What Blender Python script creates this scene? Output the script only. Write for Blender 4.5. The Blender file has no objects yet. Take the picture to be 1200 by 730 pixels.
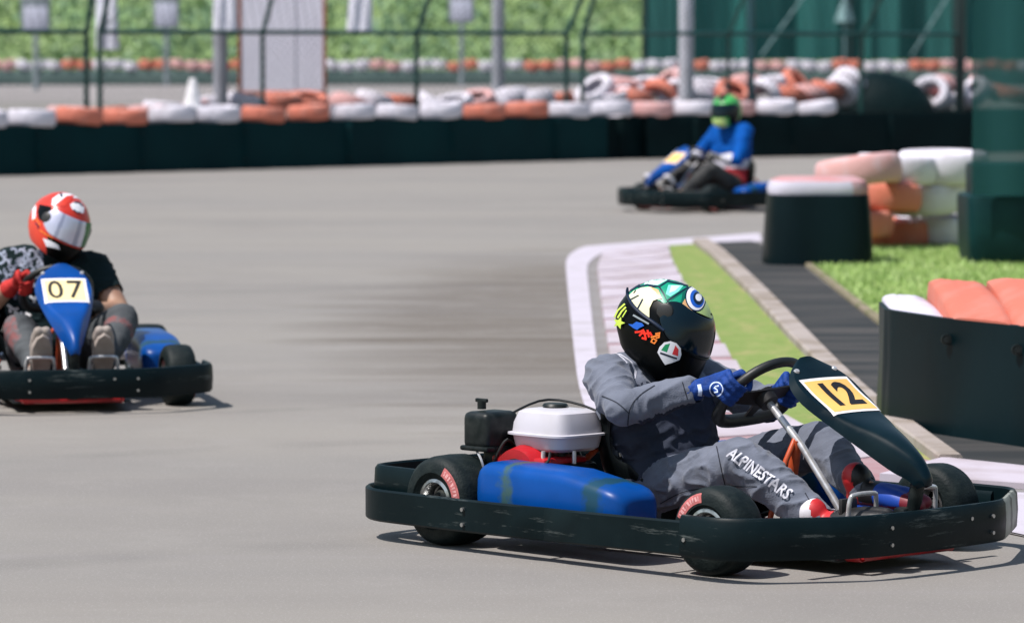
import bpy, bmesh, math, random
import numpy as np
from mathutils import Vector, Matrix, noise
from mathutils.bvhtree import BVHTree
V = Vector
R = math.radians
random.seed(7)
rng = np.random.default_rng(11)
SC = bpy.context.scene
COL = SC.collection

# ------------------------------------------------------------------ camera
CAM_H, FPX, HZ = 1.55, 5000.0, 55.0
PITCH = math.atan((365 - HZ) / FPX)
cam_d = bpy.data.cameras.new('camera')
cam = bpy.data.objects.new('camera', cam_d)
COL.objects.link(cam)
cam.location = (0, 0, CAM_H)
cam.rotation_euler = (math.pi / 2 - PITCH, 0, 0)
cam_d.sensor_width = 36
cam_d.lens = 36 * FPX / 1200
cam_d.clip_start = 0.5
cam_d.clip_end = 3000
cam_d.dof.use_dof = True
cam_d.dof.focus_distance = 13.0
cam_d.dof.aperture_fstop = 5.0
SC.camera = cam
FWD = V((0, math.cos(PITCH), -math.sin(PITCH)))
UP = V((0, math.sin(PITCH), math.cos(PITCH)))
RT = V((1, 0, 0))

def ray(px, py):
    return FWD + RT * ((px - 600) / FPX) - UP * ((py - 365) / FPX)
def G(px, py, z=0.0):
    """point of the horizontal plane z seen at a photo pixel (layout survey)"""
    d = ray(px, py)
    t = (z - CAM_H) / d.z
    return V((0, 0, CAM_H)) + d * t
def AT(px, py, Y):
    d = ray(px, py)
    return V((0, 0, CAM_H)) + d * (Y / d.y)

# ------------------------------------------------------------------ materials
def srgb(r, g, b):
    f = lambda c: (c / 255 / 12.92) if c / 255 <= 0.04045 else ((c / 255 + 0.055) / 1.055) ** 2.4
    return (f(r), f(g), f(b), 1)

def nd(nt, t, **kw):
    n = nt.nodes.new(t)
    for k, v in kw.items():
        setattr(n, k, v)
    return n

def mat(name, col, rough=0.5, metal=0.0, col2=None, nscale=6.0, namt=(0.4, 0.65), stretch=(1, 1, 1),
        bump=0.0, bscale=40.0, coat=0.0, spec=0.5, scratch=None, trans=None, sheen=0.0, rough2=None):
    m = bpy.data.materials.new(name)
    m.use_nodes = True
    nt = m.node_tree
    b = nt.nodes['Principled BSDF']
    b.inputs['Base Color'].default_value = col if len(col) == 4 else (*col, 1)
    b.inputs['Roughness'].default_value = rough
    b.inputs['Metallic'].default_value = metal
    b.inputs['Specular IOR Level'].default_value = spec
    if coat:
        b.inputs['Coat Weight'].default_value = coat
        b.inputs['Coat Roughness'].default_value = 0.08
    if sheen:
        b.inputs['Sheen Weight'].default_value = sheen
    tc = nd(nt, 'ShaderNodeTexCoord')
    mp = nd(nt, 'ShaderNodeMapping')
    mp.inputs['Scale'].default_value = stretch
    nt.links.new(tc.outputs['Object'], mp.inputs['Vector'])
    last = None
    if col2 is not None:
        n = nd(nt, 'ShaderNodeTexNoise')
        n.inputs['Scale'].default_value = nscale
        n.inputs['Detail'].default_value = 6
        nt.links.new(mp.outputs['Vector'], n.inputs['Vector'])
        r = nd(nt, 'ShaderNodeMapRange')
        r.inputs['From Min'].default_value = namt[0]
        r.inputs['From Max'].default_value = namt[1]
        nt.links.new(n.outputs['Fac'], r.inputs['Value'])
        mx = nd(nt, 'ShaderNodeMix', data_type='RGBA')
        mx.inputs['A'].default_value = col if len(col) == 4 else (*col, 1)
        mx.inputs['B'].default_value = col2 if len(col2) == 4 else (*col2, 1)
        nt.links.new(r.outputs['Result'], mx.inputs['Factor'])
        last = mx.outputs['Result']
        if rough2 is not None:
            rr = nd(nt, 'ShaderNodeMapRange')
            rr.inputs['To Min'].default_value = rough
            rr.inputs['To Max'].default_value = rough2
            nt.links.new(r.outputs['Result'], rr.inputs['Value'])
            nt.links.new(rr.outputs['Result'], b.inputs['Roughness'])
    if scratch is not None:
        scol, sst, slo, shi = scratch
        mp2 = nd(nt, 'ShaderNodeMapping')
        mp2.inputs['Scale'].default_value = sst
        mp2.inputs['Rotation'].default_value = (0.15, 0.2, 0.1)
        nt.links.new(tc.outputs['Object'], mp2.inputs['Vector'])
        n2 = nd(nt, 'ShaderNodeTexNoise')
        n2.inputs['Scale'].default_value = 4
        n2.inputs['Detail'].default_value = 8
        n2.inputs['Roughness'].default_value = 0.75
        nt.links.new(mp2.outputs['Vector'], n2.inputs['Vector'])
        r2 = nd(nt, 'ShaderNodeMapRange')
        r2.inputs['From Min'].default_value = slo
        r2.inputs['From Max'].default_value = shi
        nt.links.new(n2.outputs['Fac'], r2.inputs['Value'])
        mx2 = nd(nt, 'ShaderNodeMix', data_type='RGBA')
        mx2.inputs['A'].default_value = col if len(col) == 4 else (*col, 1)
        if last is not None:
            nt.links.new(last, mx2.inputs['A'])
        mx2.inputs['B'].default_value = scol
        nt.links.new(r2.outputs['Result'], mx2.inputs['Factor'])
        last = mx2.outputs['Result']
    if last is not None:
        nt.links.new(last, b.inputs['Base Color'])
    if bump:
        n3 = nd(nt, 'ShaderNodeTexNoise')
        n3.inputs['Scale'].default_value = bscale
        n3.inputs['Detail'].default_value = 5
        nt.links.new(mp.outputs['Vector'], n3.inputs['Vector'])
        bp = nd(nt, 'ShaderNodeBump')
        bp.inputs['Strength'].default_value = bump
        bp.inputs['Distance'].default_value = 0.01
        nt.links.new(n3.outputs['Fac'], bp.inputs['Height'])
        nt.links.new(bp.outputs['Normal'], b.inputs['Normal'])
    if trans is not None:
        out = nt.nodes['Material Output']
        tr = nd(nt, 'ShaderNodeBsdfTransparent')
        ms = nd(nt, 'ShaderNodeMixShader')
        ms.inputs[0].default_value = trans
        nt.links.new(tr.outputs[0], ms.inputs[1])
        nt.links.new(b.outputs[0], ms.inputs[2])
        nt.links.new(ms.outputs[0], out.inputs['Surface'])
    return m

M = {}
M['plastic'] = mat('black_plastic', (0.0009, 0.0060, 0.0080), 0.42, spec=0.13, col2=(0.0030, 0.0098, 0.0122), nscale=5, bump=0.08, bscale=25,
                   scratch=((0.10, 0.115, 0.112, 1), (1.2, 1.2, 10), 0.585, 0.74))
M['plastic_worn'] = mat('scuffed_plastic', (0.02, 0.025, 0.025), 0.55, col2=(0.24, 0.25, 0.22), nscale=9, namt=(0.42, 0.5), stretch=(1, 1, 0.7))
M['tyre'] = mat('tyre_rubber', (0.0035, 0.0085, 0.0095), 0.6, spec=0.2, col2=(0.010, 0.016, 0.016), nscale=30, bump=0.2, bscale=120)
M['rim'] = mat('wheel_rim', (0.55, 0.56, 0.56), 0.3, 0.9, col2=(0.15, 0.14, 0.13), nscale=30)
M['hub'] = mat('dark_hub', (0.03, 0.03, 0.03), 0.45, 0.3)
M['band'] = mat('tyre_band', srgb(190, 105, 105), 0.7, col2=srgb(160, 85, 85), nscale=60)
M['bandtxt'] = mat('tyre_lettering', srgb(222, 165, 165), 0.7)
M['blue'] = mat('blue_plastic', (0.0004, 0.062, 0.30), 0.36, spec=0.2, col2=(0.0006, 0.045, 0.21), nscale=4, scratch=((0.02, 0.08, 0.17, 1), (2, 2, 10), 0.62, 0.8))
M['blackgloss'] = mat('black_gloss', (0.0006, 0.0075, 0.0125), 0.24, spec=0.2, col2=(0.002, 0.012, 0.017), nscale=6, rough2=0.4)
M['seat'] = mat('seat_shell', (0.002, 0.0035, 0.004), 0.42, spec=0.2)
M['steel'] = mat('steel_tube', (0.66, 0.66, 0.68), 0.3, 0.55, col2=(0.45, 0.44, 0.44), nscale=30)
M['red'] = mat('red_metal', (0.42, 0.010, 0.016), 0.35, col2=(0.2, 0.008, 0.01), nscale=12)
M['orange'] = mat('orange_tube', (0.50, 0.075, 0.02), 0.45, col2=(0.28, 0.05, 0.02), nscale=18)
M['tank'] = mat('white_tank', (0.52, 0.505, 0.56), 0.4, spec=0.3, col2=(0.47, 0.455, 0.49), nscale=8)
M['engine'] = mat('engine_dark', (0.003, 0.0065, 0.007), 0.45, 0.0, spec=0.25, col2=(0.016, 0.02, 0.02), nscale=25)
M['plate_y'] = mat('plate_yellow', srgb(240, 190, 104), 0.45, col2=srgb(228, 178, 98), nscale=9)
M['plate_pale'] = mat('plate_pale', srgb(244, 222, 164), 0.45)
M['white'] = mat('white_paint', (0.8, 0.78, 0.8), 0.45)
M['ink'] = mat('black_ink', (0.008, 0.007, 0.008), 0.5)
M['rubbergrip'] = mat('wheel_grip', (0.006, 0.007, 0.007), 0.5, bump=0.1)

# ------------------------------------------------------------------ mesh builder
class MB:
    def __init__(s):
        s.bm = bmesh.new()
        s.mi = 0
    def _begin(s):
        s.oldf = set(s.bm.faces)
        s.oldv = set(s.bm.verts)
    def _end(s):
        if s.mi:
            for f in s.bm.faces:
                if f not in s.oldf:
                    f.material_index = s.mi
    def box(s, c, size, rot=None, bev=0.0, seg=2, taper=None):
        s._begin()
        Mx = Matrix.Translation(V(c)) @ (rot.to_4x4() if rot else Matrix.Identity(4))
        r = bmesh.ops.create_cube(s.bm, size=1.0)
        vs = r['verts']
        for v in vs:
            k = 1.0
            if taper and v.co.z > 0:
                k = taper
            v.co = V((v.co.x * size[0] * k, v.co.y * size[1] * k, v.co.z * size[2]))
        if bev:
            es = list({e for v in vs for e in v.link_edges})
            r2 = bmesh.ops.bevel(s.bm, geom=es, offset=bev, segments=seg, profile=0.5, affect='EDGES')
            vs = [v for v in s.bm.verts if v not in s.oldv]
        for v in vs:
            v.co = Mx @ v.co
        s._end()
        return s
    def rings(s, rings, closed_ring=True, cap=True, closed_path=False):
        s._begin()
        vr = [[s.bm.verts.new(p) for p in ring] for ring in rings]
        n = len(rings[0])
        m = len(vr)
        for i in range(m if closed_path else m - 1):
            a, b = vr[i], vr[(i + 1) % m]
            for j in range(n if closed_ring else n - 1):
                k = (j + 1) % n
                try:
                    s.bm.faces.new((a[j], a[k], b[k], b[j]))
                except ValueError:
                    pass
        if cap and closed_ring and not closed_path:
            for rg in (vr[0][::-1], vr[-1]):
                try:
                    s.bm.faces.new(rg)
                except ValueError:
                    pass
        s._end()
        return s
    def tube(s, pts, r, n=10, closed=False, cap=True):
        pts = [V(p) for p in pts]
        m = len(pts)
        rs = r if isinstance(r, (list, tuple)) else [r] * m
        rings = []
        prev = None
        for i in range(m):
            if closed:
                t = (pts[(i + 1) % m] - pts[i - 1]).normalized()
            else:
                t = (pts[min(i + 1, m - 1)] - pts[max(i - 1, 0)]).normalized()
            if prev is None:
                ref = V((0, 0, 1)) if abs(t.z) < 0.9 else V((1, 0, 0))
                a = t.cross(ref).normalized()
            else:
                a = (prev - t * prev.dot(t)).normalized()
            prev = a
            b = t.cross(a)
            rings.append([pts[i] + (a * math.cos(2 * math.pi * k / n) + b * math.sin(2 * math.pi * k / n)) * rs[i] for k in range(n)])
        return s.rings(rings, True, cap, closed)
    def sweep(s, path, prof, closed=False):
        """prof: list of (out, z) ; path: list of (x,y,z0); out is to the right of travel"""
        pts = [V(p) for p in path]
        m = len(pts)
        rings = []
        for i in range(m):
            if closed:
                t0 = pts[i] - pts[i - 1]
                t1 = pts[(i + 1) % m] - pts[i]
            else:
                t0 = pts[i] - pts[max(i - 1, 0)] if i > 0 else pts[1] - pts[0]
                t1 = pts[i + 1] - pts[i] if i < m - 1 else t0
            t0.z = t1.z = 0
            t0.normalize(); t1.normalize()
            t = (t0 + t1).normalized()
            o = V((t.y, -t.x, 0))
            k = 1.0 / max(0.5, o.dot(V((t1.y, -t1.x, 0))))
            rings.append([pts[i] + o * (pr[0] * k) + V((0, 0, pr[1])) for pr in prof])
        return s.rings(rings, True, True, closed)
    def lathe(s, prof, mx, n=32, closed=False):
        """prof: (r,h) about local Z"""
        rings = []
        for k in range(n):
            a = 2 * math.pi * k / n
            rings.append([mx @ V((r * math.cos(a), r * math.sin(a), h)) for r, h in prof])
        return s.rings(rings, closed, False, True)
    def ell(s, c, r, rot=None, u=20, v=14):
        s._begin()
        res = bmesh.ops.create_uvsphere(s.bm, u_segments=u, v_segments=v, radius=1.0)
        for w in res['verts']:
            p = V((w.co.x * r[0], w.co.y * r[1], w.co.z * r[2]))
            if rot:
                p = rot @ p
            w.co = p + V(c)
        s._end()
        return s
    def caps(s, a, b, ra, rb):
        a, b = V(a), V(b)
        s.ell(a, (ra,) * 3, u=14, v=10)
        s.ell(b, (rb,) * 3, u=14, v=10)
        if (b - a).length > 1e-4:
            s.tube([a, b], [ra, rb], 14)
        return s
    def chain(s, pts, rs):
        for i in range(len(pts) - 1):
            s.caps(pts[i], pts[i + 1], rs[i], rs[i + 1])
        return s
    def poly(s, pts):
        s._begin()
        vs = [s.bm.verts.new(p) for p in pts]
        s.bm.faces.new(vs)
        s._end()
        return s
    def prism(s, pts, d):
        """polygon points (3D, ordered), extruded by vector d"""
        a = [V(p) for p in pts]
        return s.rings([a, [p + V(d) for p in a]], True, True)
    def mesh(s, name, smooth=40):
        bmesh.ops.recalc_face_normals(s.bm, faces=s.bm.faces[:])
        me = bpy.data.meshes.new(name)
        s.bm.to_mesh(me)
        s.bm.free()
        if smooth:
            me.polygons.foreach_set('use_smooth', [True] * len(me.polygons))
            me.set_sharp_from_angle(angle=R(smooth))
        return me

def link(name, me, mats, parent=None, mx=None):
    o = bpy.data.objects.new(name, me)
    COL.objects.link(o)
    for m in (mats if isinstance(mats, (list, tuple)) else [mats]):
        me.materials.append(m)
    if parent:
        o.parent = parent
    if mx is not None:
        o.matrix_local = mx
    return o

def obj(name, mb, mats, parent=None, smooth=40, mods=(), mx=None):
    o = link(name, mb.mesh(name, smooth), mats, parent, mx)
    if mods:
        bake(o, mods, smooth)
    return o

def bake(o, mods, smooth=40):
    for typ, kw in mods:
        md = o.modifiers.new(typ, typ)
        for k, v in kw.items():
            setattr(md, k, v)
    p = o.parent
    dg = bpy.context.evaluated_depsgraph_get()
    me = bpy.data.meshes.new_from_object(o.evaluated_get(dg), depsgraph=dg)
    o.modifiers.clear()
    old = o.data
    o.data = me
    bpy.data.meshes.remove(old)
    if smooth:
        me.polygons.foreach_set('use_smooth', [True] * len(me.polygons))
        me.set_sharp_from_angle(angle=R(smooth))
    return o

def empty(name, mx):
    o = bpy.data.objects.new(name, None)
    COL.objects.link(o)
    o.matrix_world = mx
    o.empty_display_size = 0.2
    return o

def tag(o, label, cat, group=None):
    o['label'] = label
    o['category'] = cat
    if group:
        o['group'] = group
    return o

def struct(o, kind='structure'):
    o['kind'] = kind
    return o

def rot_to(z, x=None):
    """rotation whose local Z is z"""
    z = V(z).normalized()
    ref = V(x) if x is not None else (V((1, 0, 0)) if abs(z.x) < 0.9 else V((0, 1, 0)))
    y = z.cross(ref).normalized()
    xx = y.cross(z)
    return Matrix((xx, y, z)).transposed()

def text_bm(txt, size=1.0, bold=0.0, shear=0.0, xscale=1.0, spacing=1.0, res=3):
    cu = bpy.data.curves.new('t', 'FONT')
    cu.body = txt
    cu.size = size
    cu.offset = bold
    cu.shear = shear
    cu.align_x = 'CENTER'
    cu.align_y = 'CENTER'
    cu.space_character = spacing
    cu.resolution_u = res
    o = bpy.data.objects.new('t', cu)
    COL.objects.link(o)
    dg = bpy.context.evaluated_depsgraph_get()
    me = bpy.data.meshes.new_from_object(o.evaluated_get(dg), depsgraph=dg)
    bpy.data.objects.remove(o)
    bm = bmesh.new()
    bm.from_mesh(me)
    bpy.data.meshes.remove(me)
    bmesh.ops.remove_doubles(bm, verts=bm.verts[:], dist=1e-5)
    for v in bm.verts:
        v.co.x *= xscale
    return bm

def refine(bm, L):
    for _ in range(5):
        bmesh.ops.triangulate(bm, faces=bm.faces[:])
        es = [e for e in bm.edges if e.calc_length() > L]
        if not es:
            break
        bmesh.ops.subdivide_edges(bm, edges=es, cuts=1)
    bmesh.ops.triangulate(bm, faces=bm.faces[:])

def poly_bm(pts):
    bm = bmesh.new()
    vs = [bm.verts.new((p[0], p[1], 0)) for p in pts]
    bm.faces.new(vs)
    return bm

def stroke_pts(pts, w):
    """outline polygon of a polyline with width w"""
    P = [V((p[0], p[1])) for p in pts]
    l, r = [], []
    for i in range(len(P)):
        t = (P[min(i + 1, len(P) - 1)] - P[max(i - 1, 0)]).normalized()
        nrm = V((-t.y, t.x))
        ww = w * (0.5 if isinstance(w, float) or isinstance(w, int) else 0.5)
        l.append(P[i] + nrm * ww)
        r.append(P[i] - nrm * ww)
    return [tuple(p) for p in l + r[::-1]]

def ellipse_pts(cx, cy, rx, ry, ang=0, n=28):
    o = []
    for k in range(n):
        a = 2 * math.pi * k / n
        x, y = rx * math.cos(a), ry * math.sin(a)
        c, s_ = math.cos(ang), math.sin(ang)
        o.append((cx + x * c - y * s_, cy + x * s_ + y * c))
    return o

class Decals:
    """stickers laid onto a real surface: flat outlines dropped along one direction onto a BVH"""
    def __init__(s, bvh, fn, L=0.008, step=0.00022):
        s.step = step
        s.bvh, s.fn, s.L = bvh, fn, L     # fn(u,v) -> (origin, dir)
        s.out = bmesh.new()
        s.layer = 0
        s.mats = []
    def add(s, bm, m, off=None, flat=False):
        s.layer += 1
        off = off if off is not None else 0.0009 + s.step * s.layer
        if m not in s.mats:
            s.mats.append(m)
        mi = s.mats.index(m)
        # bring to metres scale through fn, so refine in uv with scaled length
        o0, _ = s.fn(0, 0); o1, _ = s.fn(1, 0)
        sc = (o1 - o0).length
        refine(bm, s.L / sc)
        mp = {}
        for v in bm.verts:
            o, d = s.fn(v.co.x, v.co.y)
            hit, nrm, i, dist = s.bvh.ray_cast(o - d * 2.0, d, 4.0)
            if hit is None:
                continue
            if nrm.dot(d) > 0:
                nrm = -nrm
            mp[v] = s.out.verts.new(hit + (-d if flat else nrm) * off)
        for f in bm.faces:
            if all(v in mp for v in f.verts):
                try:
                    nf = s.out.faces.new([mp[v] for v in f.verts])
                    nf.material_index = mi
                    nf.smooth = True
                except ValueError:
                    pass
        bm.free()
    def poly(s, pts, m, off=None):
        s.add(poly_bm(pts), m, off)
    def stroke(s, pts, w, m, off=None):
        s.add(poly_bm(stroke_pts(pts, w)), m, off)
    def done(s, name, parent):
        me = bpy.data.meshes.new(name)
        s.out.to_mesh(me)
        s.out.free()
        return link(name, me, s.mats, parent)

def bvh_of(o):
    bm = bmesh.new()
    bm.from_mesh(o.data)
    b = BVHTree.FromBMesh(bm)
    bm.free()
    return b

# ------------------------------------------------------------------ world and sun
SUN_EL, SUN_AZ_VEC = 62.0, V((0.86, 0.40))       # direction in which shadows fall on the ground
w = bpy.data.worlds.new('World')
SC.world = w
w.use_nodes = True
wn = w.node_tree
bg = wn.nodes['Background']
sky = nd(wn, 'ShaderNodeTexSky')
sky.sky_type = 'NISHITA'
sky.sun_disc = False
sky.sun_elevation = R(SUN_EL)
sdir = V((-SUN_AZ_VEC.x, -SUN_AZ_VEC.y)).normalized()     # towards the sun, horizontal
sky.sun_rotation = math.atan2(sdir.x, sdir.y)
sky.air_density = 1.6
sky.dust_density = 1.2
wn.links.new(sky.outputs[0], bg.inputs['Color'])
bg.inputs['Strength'].default_value = 0.080
sun_d = bpy.data.lights.new('sun', 'SUN')
sun_d.energy = 4.2
sun_d.angle = R(0.5)
sun_d.color = (1.0, 0.945, 0.90)
sun = bpy.data.objects.new('sun', sun_d)
COL.objects.link(sun)
sv = V((sdir.x * math.cos(R(SUN_EL)), sdir.y * math.cos(R(SUN_EL)), math.sin(R(SUN_EL))))
sun.rotation_euler = sv.to_track_quat('Z', 'Y').to_euler()
SC.view_settings.view_transform = 'Standard'
SC.view_settings.look = 'None'
SC.view_settings.exposure = 0.50
SC.view_settings.gamma = 1
SC.render.engine = 'CYCLES'
SC.cycles.max_bounces = 6
SC.cycles.transparent_max_bounces = 16
SC.cycles.use_denoising = True
# ================================================================== SETTING
def sheet(name, px, z, m, zs=None, skirt=0.0):
    mb = MB()
    pts = [G(x, y, 0) for x, y in px]
    for p in pts:
        p.z = z
    mb._begin()
    f = mb.bm.faces.new([mb.bm.verts.new(p) for p in pts])
    if skirt:
        r = bmesh.ops.extrude_face_region(mb.bm, geom=[f])
        for v in r['geom']:
            if isinstance(v, bmesh.types.BMVert):
                v.co.z -= skirt
    mb._end()
    bmesh.ops.triangulate(mb.bm, faces=mb.bm.faces[:])
    o = obj(name, mb, m, smooth=0)
    if o.data.polygons[0].normal.z < 0 and not skirt:
        o.data.flip_normals()
    return struct(o)

def asphalt():
    m = bpy.data.materials.new('asphalt')
    m.use_nodes = True
    nt = m.node_tree
    L = nt.links.new
    b = nt.nodes['Principled BSDF']
    tc = nd(nt, 'ShaderNodeTexCoord')
    def nz(scale, sc, det=5, rgh=0.55):
        mp = nd(nt, 'ShaderNodeMapping'); mp.inputs['Scale'].default_value = sc
        L(tc.outputs['Object'], mp.inputs['Vector'])
        n = nd(nt, 'ShaderNodeTexNoise'); n.inputs['Scale'].default_value = scale
        n.inputs['Detail'].default_value = det; n.inputs['Roughness'].default_value = rgh
        L(mp.outputs['Vector'], n.inputs['Vector'])
        return n.outputs['Fac']
    def rng_(v, a, b_, c=0.0, d=1.0):
        r = nd(nt, 'ShaderNodeMapRange')
        for k, x in zip(('From Min', 'From Max', 'To Min', 'To Max'), (a, b_, c, d)):
            r.inputs[k].default_value = x
        L(v, r.inputs['Value']); return r.outputs['Result']
    def mix(f, A, B, bt='MIX'):
        x = nd(nt, 'ShaderNodeMix', data_type='RGBA', blend_type=bt)
        for s, v in (('A', A), ('B', B)):
            if isinstance(v, tuple): x.inputs[s].default_value = v
            else: L(v, x.inputs[s])
        if isinstance(f, float): x.inputs['Factor'].default_value = f
        else: L(f, x.inputs['Factor'])
        return x.outputs['Result']
    def math_(op, a, b_):
        x = nd(nt, 'ShaderNodeMath', operation=op)
        for i, v in enumerate((a, b_)):
            if isinstance(v, (int, float)): x.inputs[i].default_value = v
            else: L(v, x.inputs[i])
        return x.outputs[0]
    c = mix(rng_(nz(0.9, (0.12, 0.55, 1)), 0.35, 0.68), (0.256, 0.238, 0.215, 1), (0.225, 0.212, 0.199, 1))
    # darker tyre-rubbered lines running with the traffic
    c = mix(math_('MULTIPLY', rng_(nz(1.3, (0.07, 0.8, 1), 6), 0.50, 0.72), 0.36), c, (0.175, 0.160, 0.158, 1))
    c = mix(math_('MULTIPLY', rng_(nz(2.4, (0.07, 1.6, 1), 5), 0.56, 0.74), 0.32), c, (0.27, 0.25, 0.25, 1))
    # worn brownish patch at the corner entry beside the white edge line
    pc = G(668, 368)
    mp = nd(nt, 'ShaderNodeMapping', vector_type='POINT')
    mp.inputs['Location'].default_value = (-pc.x / 1.2, -pc.y / 6.0, 0)
    mp.inputs['Scale'].default_value = (1 / 1.2, 1 / 6.0, 0)
    L(tc.outputs['Object'], mp.inputs['Vector'])
    ln = nd(nt, 'ShaderNodeVectorMath', operation='LENGTH'); L(mp.outputs['Vector'], ln.inputs[0])
    patch = math_('ADD', ln.outputs['Value'], rng_(nz(1.6, (0.25, 1.2, 1), 4), 0.2, 0.8, -0.45, 0.45))
    patch = rng_(patch, 0.70, 1.35, 1.0, 0.0)
    streak = rng_(nz(2.0, (0.10, 1.1, 1), 5), 0.3, 0.7, 0.45, 1.0)
    c = mix(math_('MULTIPLY', patch, math_('MULTIPLY', streak, 0.95)), c, (0.098, 0.078, 0.060, 1))
    # mottled wear: lighter polished and darker oily patches, and faint swept tyre lines
    c = mix(math_('MULTIPLY', rng_(nz(0.55, (0.5, 0.45, 1), 7, 0.68), 0.48, 0.66), 0.5), c, (0.185, 0.172, 0.164, 1))
    c = mix(math_('MULTIPLY', rng_(nz(2.6, (0.8, 0.7, 1), 6, 0.7), 0.54, 0.70), 0.35), c, (0.285, 0.268, 0.250, 1))
    for cx_, cy_, r0, wd_ in ((6.0, 3.0, 15.2, 0.16), (6.4, 3.0, 16.9, 0.12), (9.0, -6.0, 21.5, 0.2), (7.0, 8.0, 21.0, 0.22)):
        m2 = nd(nt, 'ShaderNodeMapping'); m2.inputs['Location'].default_value = (-cx_, -cy_, 0); m2.inputs['Scale'].default_value = (1, 1, 0)
        L(tc.outputs['Object'], m2.inputs['Vector'])
        l2 = nd(nt, 'ShaderNodeVectorMath', operation='LENGTH'); L(m2.outputs['Vector'], l2.inputs[0])
        dd = math_('ABSOLUTE', math_('SUBTRACT', l2.outputs['Value'], r0), 0)
        ln_ = rng_(dd, wd_ * 0.3, wd_, 1.0, 0.0)
        c = mix(math_('MULTIPLY', math_('MULTIPLY', ln_, rng_(nz(3.0, (0.6, 0.6, 1), 4), 0.35, 0.65)), 0.28), c, (0.11, 0.103, 0.100, 1))
    # grain
    g = nz(260, (1, 1, 1), 3, 0.7)
    c = mix(rng_(g, 0.3, 0.75, 0.0, 0.40), c, (0.12, 0.115, 0.112, 1))
    c = mix(rng_(nz(110, (1, 1, 1), 2), 0.58, 0.68, 0.0, 0.42), c, (0.38, 0.37, 0.36, 1))
    L(c, b.inputs['Base Color'])
    b.inputs['Roughness'].default_value = 0.85
    b.inputs['Specular IOR Level'].default_value = 0.25
    bp = nd(nt, 'ShaderNodeBump'); bp.inputs['Strength'].default_value = 0.35; bp.inputs['Distance'].default_value = 0.004
    L(g, bp.inputs['Height']); L(bp.outputs['Normal'], b.inputs['Normal'])
    return m

M['asphalt'] = asphalt()
M['edge_white'] = mat('edge_line_paint', (0.47, 0.435, 0.495), 0.7, spec=0.2, col2=(0.36, 0.33, 0.35), nscale=4, namt=(0.5, 0.75))
M['kerb_w'] = mat('kerb_white', (0.46, 0.415, 0.47), 0.75, spec=0.2, col2=(0.36, 0.31, 0.33), nscale=3)
M['kerb_p'] = mat('kerb_faded_red', (0.31, 0.165, 0.180), 0.75, spec=0.2, col2=(0.33, 0.225, 0.240), nscale=2.5, namt=(0.42, 0.62))
M['turf'] = mat('turf', (0.20, 0.295, 0.085), 0.95, spec=0.1, col2=(0.27, 0.33, 0.12), nscale=1.4, namt=(0.35, 0.68), bump=0.4, bscale=60)
M['turf_dry'] = mat('turf_dry', (0.200, 0.262, 0.082), 0.95, spec=0.1, scratch=((0.29, 0.275, 0.12, 1), (1.6, 0.7, 1), 0.50, 0.66), col2=(0.150, 0.215, 0.060), nscale=9, namt=(0.38, 0.7), bump=0.4, bscale=60)
M['concrete'] = mat('concrete_edging', (0.33, 0.29, 0.27), 0.9, spec=0.15, col2=(0.20, 0.165, 0.13), nscale=3.5, namt=(0.45, 0.68), bump=0.3)
M['dirt'] = mat('bare_soil_edge', (0.24, 0.20, 0.15), 0.95, spec=0.1, col2=(0.15, 0.15, 0.08), nscale=5, namt=(0.4, 0.65), bump=0.4)
M['darkpath'] = mat('dark_tarmac', (0.026, 0.029, 0.031), 0.85, spec=0.2, col2=(0.066, 0.062, 0.060), nscale=1.5, stretch=(0.5, 2.2, 1), namt=(0.4, 0.7), bump=0.3, bscale=80)
M['infield'] = mat('apron', (0.21, 0.20, 0.20), 0.9, col2=(0.17, 0.155, 0.15), nscale=2)
M['farasphalt'] = mat('far_tarmac', (0.27, 0.245, 0.24), 0.9, col2=(0.23, 0.21, 0.205), nscale=0.1)

# one ground sheet to the horizon
mb = MB()
gx = [-900, -300, -100, -40, -20, -12] + [-8 + k for k in range(17)] + [12, 20, 40, 100, 300, 900]
gy = [-40, 0, 6, 10] + [11 + k for k in range(40)] + [52, 56, 60, 70, 80, 100, 130, 170, 230, 400, 800, 1600]
gv = [[mb.bm.verts.new((x, y, 0)) for x in gx] for y in gy]
for j in range(len(gy) - 1):
    for i in range(len(gx) - 1):
        mb.bm.faces.new((gv[j][i], gv[j][i + 1], gv[j + 1][i + 1], gv[j + 1][i]))
struct(obj('ground', mb, M['asphalt'], smooth=0))

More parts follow.
